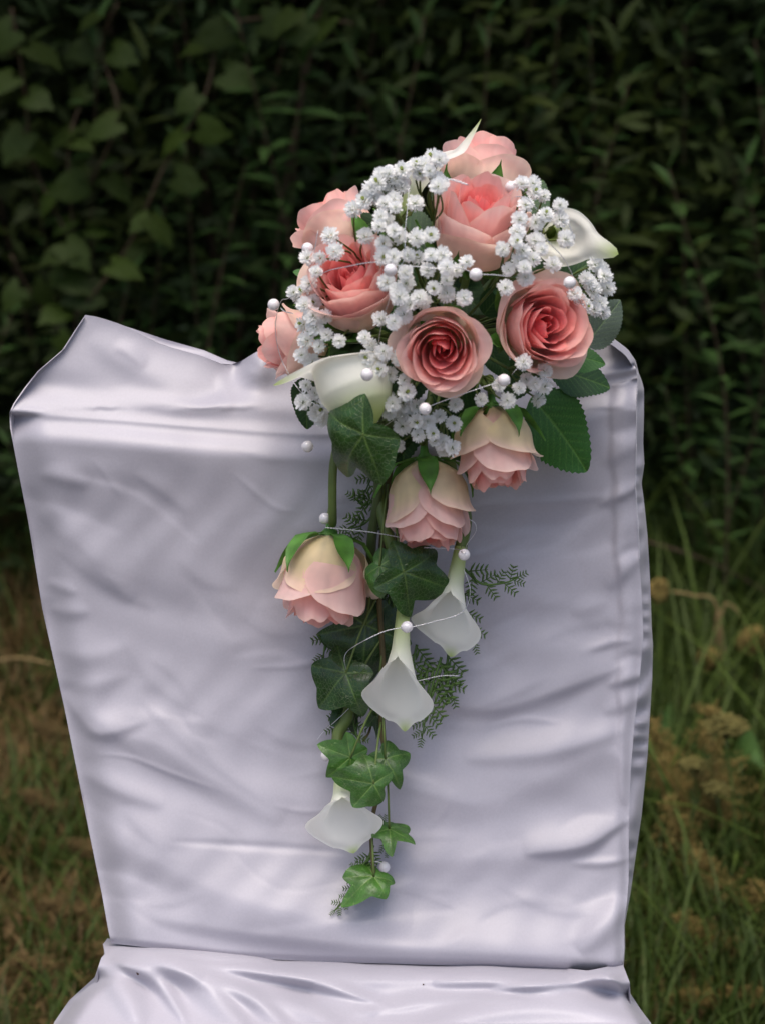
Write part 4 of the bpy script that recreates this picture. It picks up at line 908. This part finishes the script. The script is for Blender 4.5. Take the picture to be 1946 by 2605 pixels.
def ground_at(px, py): return PZ(px, py, 0.0)
def panicle(px, py, pxb, pyb, size, label, group, dry=True, seed=0):
    rs = np.random.default_rng(seed); g = PZ(pxb, pyb, 0.0); d = rays(px, py); t = (g[1] - .0 - CAM[1]) / d[1]; top = CAM + d * t
    size *= 1.0 if px > 1000 else .7; e = empty('dry_grass_panicle', g, label, 'grass panicle', group); path = catmull([g, (g + top) / 2 + np.array([.02, 0, .02]), top], 8)
    v, f = tube(path, np.linspace(.0014, .0007, len(path)), 5); wobj('stem', v, f, M['straw'], e)
    parts = []; ax = path[-1] - path[-3]; ax /= np.linalg.norm(ax)
    h, hf = uvs(3, 4, 1)
    for k in range(95):
        q = rs.random() ** .8; b = top - ax * size * q; a = rs.uniform(0, 6.28); l = size * .42 * (.25 + .75 * q) * rs.uniform(.5, 1.1)
        dr = np.array([math.cos(a), math.sin(a), rs.uniform(.1, .9)]); dr /= np.linalg.norm(dr); tip = b + dr * l; parts.append(tube([b, (b + tip) / 2 + [0, 0, .002], tip], .00035, 3))
        for j in range(6):
            c = b + dr * l * rs.uniform(.30, 1.05) + rs.uniform(-.006, .006, 3); parts.append(([c + np.array(p) * [.0012, .0012, .0028] for p in h], hf))
    v, f = merge(parts); s = wobj('seed_spray', v, f, M['seedhead'] if px > 1000 else M['straw_dull'], e); s['kind'] = 'stuff'
PG = 'dry grass panicles right of the chair'
for k, (a, b, c, d, s, lab) in enumerate(((1690, 2030, 1650, 2330, .13, 'broad golden grass panicle beside the satin side seam'), (1790, 1800, 1760, 2250, .14, 'tall loose grass panicle near the yellow umbels'), (1760, 2170, 1770, 2420, .09, 'small short grass panicle low in the green grass'),
                                     (1660, 1830, 1640, 2200, .10, 'grass panicle half hidden behind the satin edge'), (1690, 2540, 1680, 2640, .06, 'low grass panicle at the foot of the seat cover'), (1850, 2520, 1850, 2650, .07, 'low grass panicle among the long arching blades'), (1780, 1960, 1790, 2300, .08, 'narrow grass panicle below the yellow umbels'), (1720, 2330, 1730, 2520, .08, 'faded grass panicle above the bent straw stalk'), (1910, 2250, 1900, 2480, .09, 'pale grass panicle near the reddish plantain stalk'), (1680, 1930, 1670, 2260, .10, 'leaning grass panicle under the broad leaf'))):
    panicle(a, b, c, d, s, lab, PG, seed=500 + k)
for k, (a, b, c, d, s) in enumerate(((60, 2020, 60, 2150, .07), (180, 2150, 170, 2260, .06), (110, 2300, 110, 2420, .06), (30, 2450, 30, 2560, .06), (210, 2420, 200, 2520, .05), (90, 1850, 90, 1960, .07))):
    panicle(a, b, c, d, s, 'low withered grass panicle in the dry grass left of the chair', 'withered panicles left of the chair', seed=600 + k)
def carrot_head(pts, label, r, seed):
    rs = np.random.default_rng(seed); path = catmull([PY(x, y, 1.45) for x, y in pts], 8); g = path[0].copy(); e = empty('dried_wild_carrot', g, label, 'dried flower', 'dried curled flower heads behind the chair')
    v, f = tube(path, np.linspace(.0024, .0016, len(path)), 6); wobj('stem', v, f, M['straw'], e); tip = path[-1]; d = path[-1] - path[-3]; d /= np.linalg.norm(d); parts = []
    for k in range(30):                                            # spokes curling inwards like a bird's nest
        a = 2 * math.pi * k / 30 + rs.uniform(-.1, .1); x = np.cross(d, [0, 1, 0.]); x /= np.linalg.norm(x); y = np.cross(d, x); o_ = x * math.cos(a) + y * math.sin(a); rr = r * rs.uniform(.8, 1.1)
        parts.append(tube(catmull([tip, tip + o_ * rr * .8 + d * rr * .3, tip + o_ * rr + d * rr * 1.0, tip + o_ * rr * .35 + d * rr * 1.7], 4), .0011, 4))
        c = tip + o_ * rr * .4 + d * rr * 1.6; h, hf = uvs(3, 5, .0035); parts.append((np.array(h) + c, hf))
    v, f = merge(parts); wobj('flower_head', v, f, M['seedhead'], e)
carrot_head([(1640, 2300), (1830, 1900), (1826, 1560), (1760, 1515), (1700, 1505)], 'dried flower head pointing at the satin edge on a bent straw stem', .016, 1)
carrot_head([(1900, 2200), (1830, 1700), (1840, 1545), (1880, 1560), (1900, 1600)], 'curled dried flower head hanging from an arched yellow stem', .022, 2)
carrot_head([(1880, 2200), (1830, 1800), (1828, 1560), (1815, 1620), (1808, 1650)], 'curled dried flower head hanging close under the straw stem', .018, 3)
def umbel(px, py, pxb, pyb, r, label, seed):
    rs = np.random.default_rng(seed); g = PZ(pxb, pyb, 0.0); d = rays(px, py); t = (g[1] - CAM[1]) / d[1]; top = CAM + d * t; e = empty('yellow_umbel', g, label, 'wild flower', 'yellowish umbels right of the chair')
    path = catmull([g, (g + top) / 2 + [.01, 0, 0], top], 8); v, f = tube(path, .0016, 5); wobj('stem', v, f, M['stem'], e); parts = []; h, hf = uvs(3, 5, .0032)
    for k in range(34):
        a = k * 2.4; q = math.sqrt((k + .5) / 34); tip = top + np.array([math.cos(a) * q * r, math.sin(a) * q * r, r * (.95 - .35 * q * q)]); parts.append(tube([top, tip], .0006, 3))
        for j in range(4): parts.append((np.array(h) * [1, 1, .7] + tip + rs.uniform(-.004, .004, 3), hf))
    v, f = merge(parts); s = wobj('flower_head', v, f, M['umbel'], e)
umbel(1845, 1880, 1850, 2330, .026, 'largest yellowish umbel on a green stalk', 1); umbel(1762, 1965, 1790, 2300, .014, 'small yellowish umbel beside the loose panicle', 2); umbel(1822, 2025, 1830, 2330, .014, 'small yellowish umbel below the largest one', 3)
def broad_leaf(px0, py0, px1, py1, Y, wid, label):
    a, b = PY(px0, py0, Y), PY(px1, py1, Y - .05); g = a.copy(); v = []; n = 12; m = (a + b) / 2 + np.array([0, 0, .05])
    pa = catmull([a, m, b], n // 2)
    for k, p in enumerate(pa):
        w = wid * math.sin(math.pi * min(.98, .06 + .94 * k / (len(pa) - 1))); 
        for s in (-1, -.5, 0, .5, 1): v.append(p + np.array([0, s * w * .55, s * w * .85 + .25 * w * abs(s)]))
    me = [.075, .15, .035]; o = wobj('broad_leaf', v, gridf(len(pa), 5), M['grass'], None, [np.array(me) * (1.15 if i % 5 == 2 else .95) for i in range(len(v))]); tag(o, label, 'leaf', 'broad leaves in the grass')
broad_leaf(1740, 1960, 1668, 1890, 1.25, .022, 'broad green leaf beside the satin edge, below the panicle'); broad_leaf(1835, 2030, 1950, 1960, 1.15, .022, 'broad arching green leaf right of the yellow umbels')
def stick(p0, p1, Y, r, mat, label, name='dry_stalk', bow=0.01):
    a, b = PY(*p0, Y), PY(*p1, Y); v, f = tube(catmull([a, (a + b) / 2 + [0, 0, bow], b], 8), np.linspace(r, r * .6, 17), 6); tag(wobj(name, v, f, mat), label, 'stalk')
stick((-40, 1690), (135, 1690), 1.5, .0030, M['straw'], 'pale straw stalk lying across the grass left of the chair')
stick((1585, 2452), (1690, 2502), .75, .0026, M['straw'], 'bent straw stalk leaning at the foot of the satin side')
stick((1620, 1370), (1960, 1510), 1.7, .0028, M['twig'], 'thin brown twig slanting across the hedge foot')
stick((1880, 2420), (1893, 2120), 1.0, .0016, M['red_stem'], 'thin reddish plantain stalk rising from the right grass')
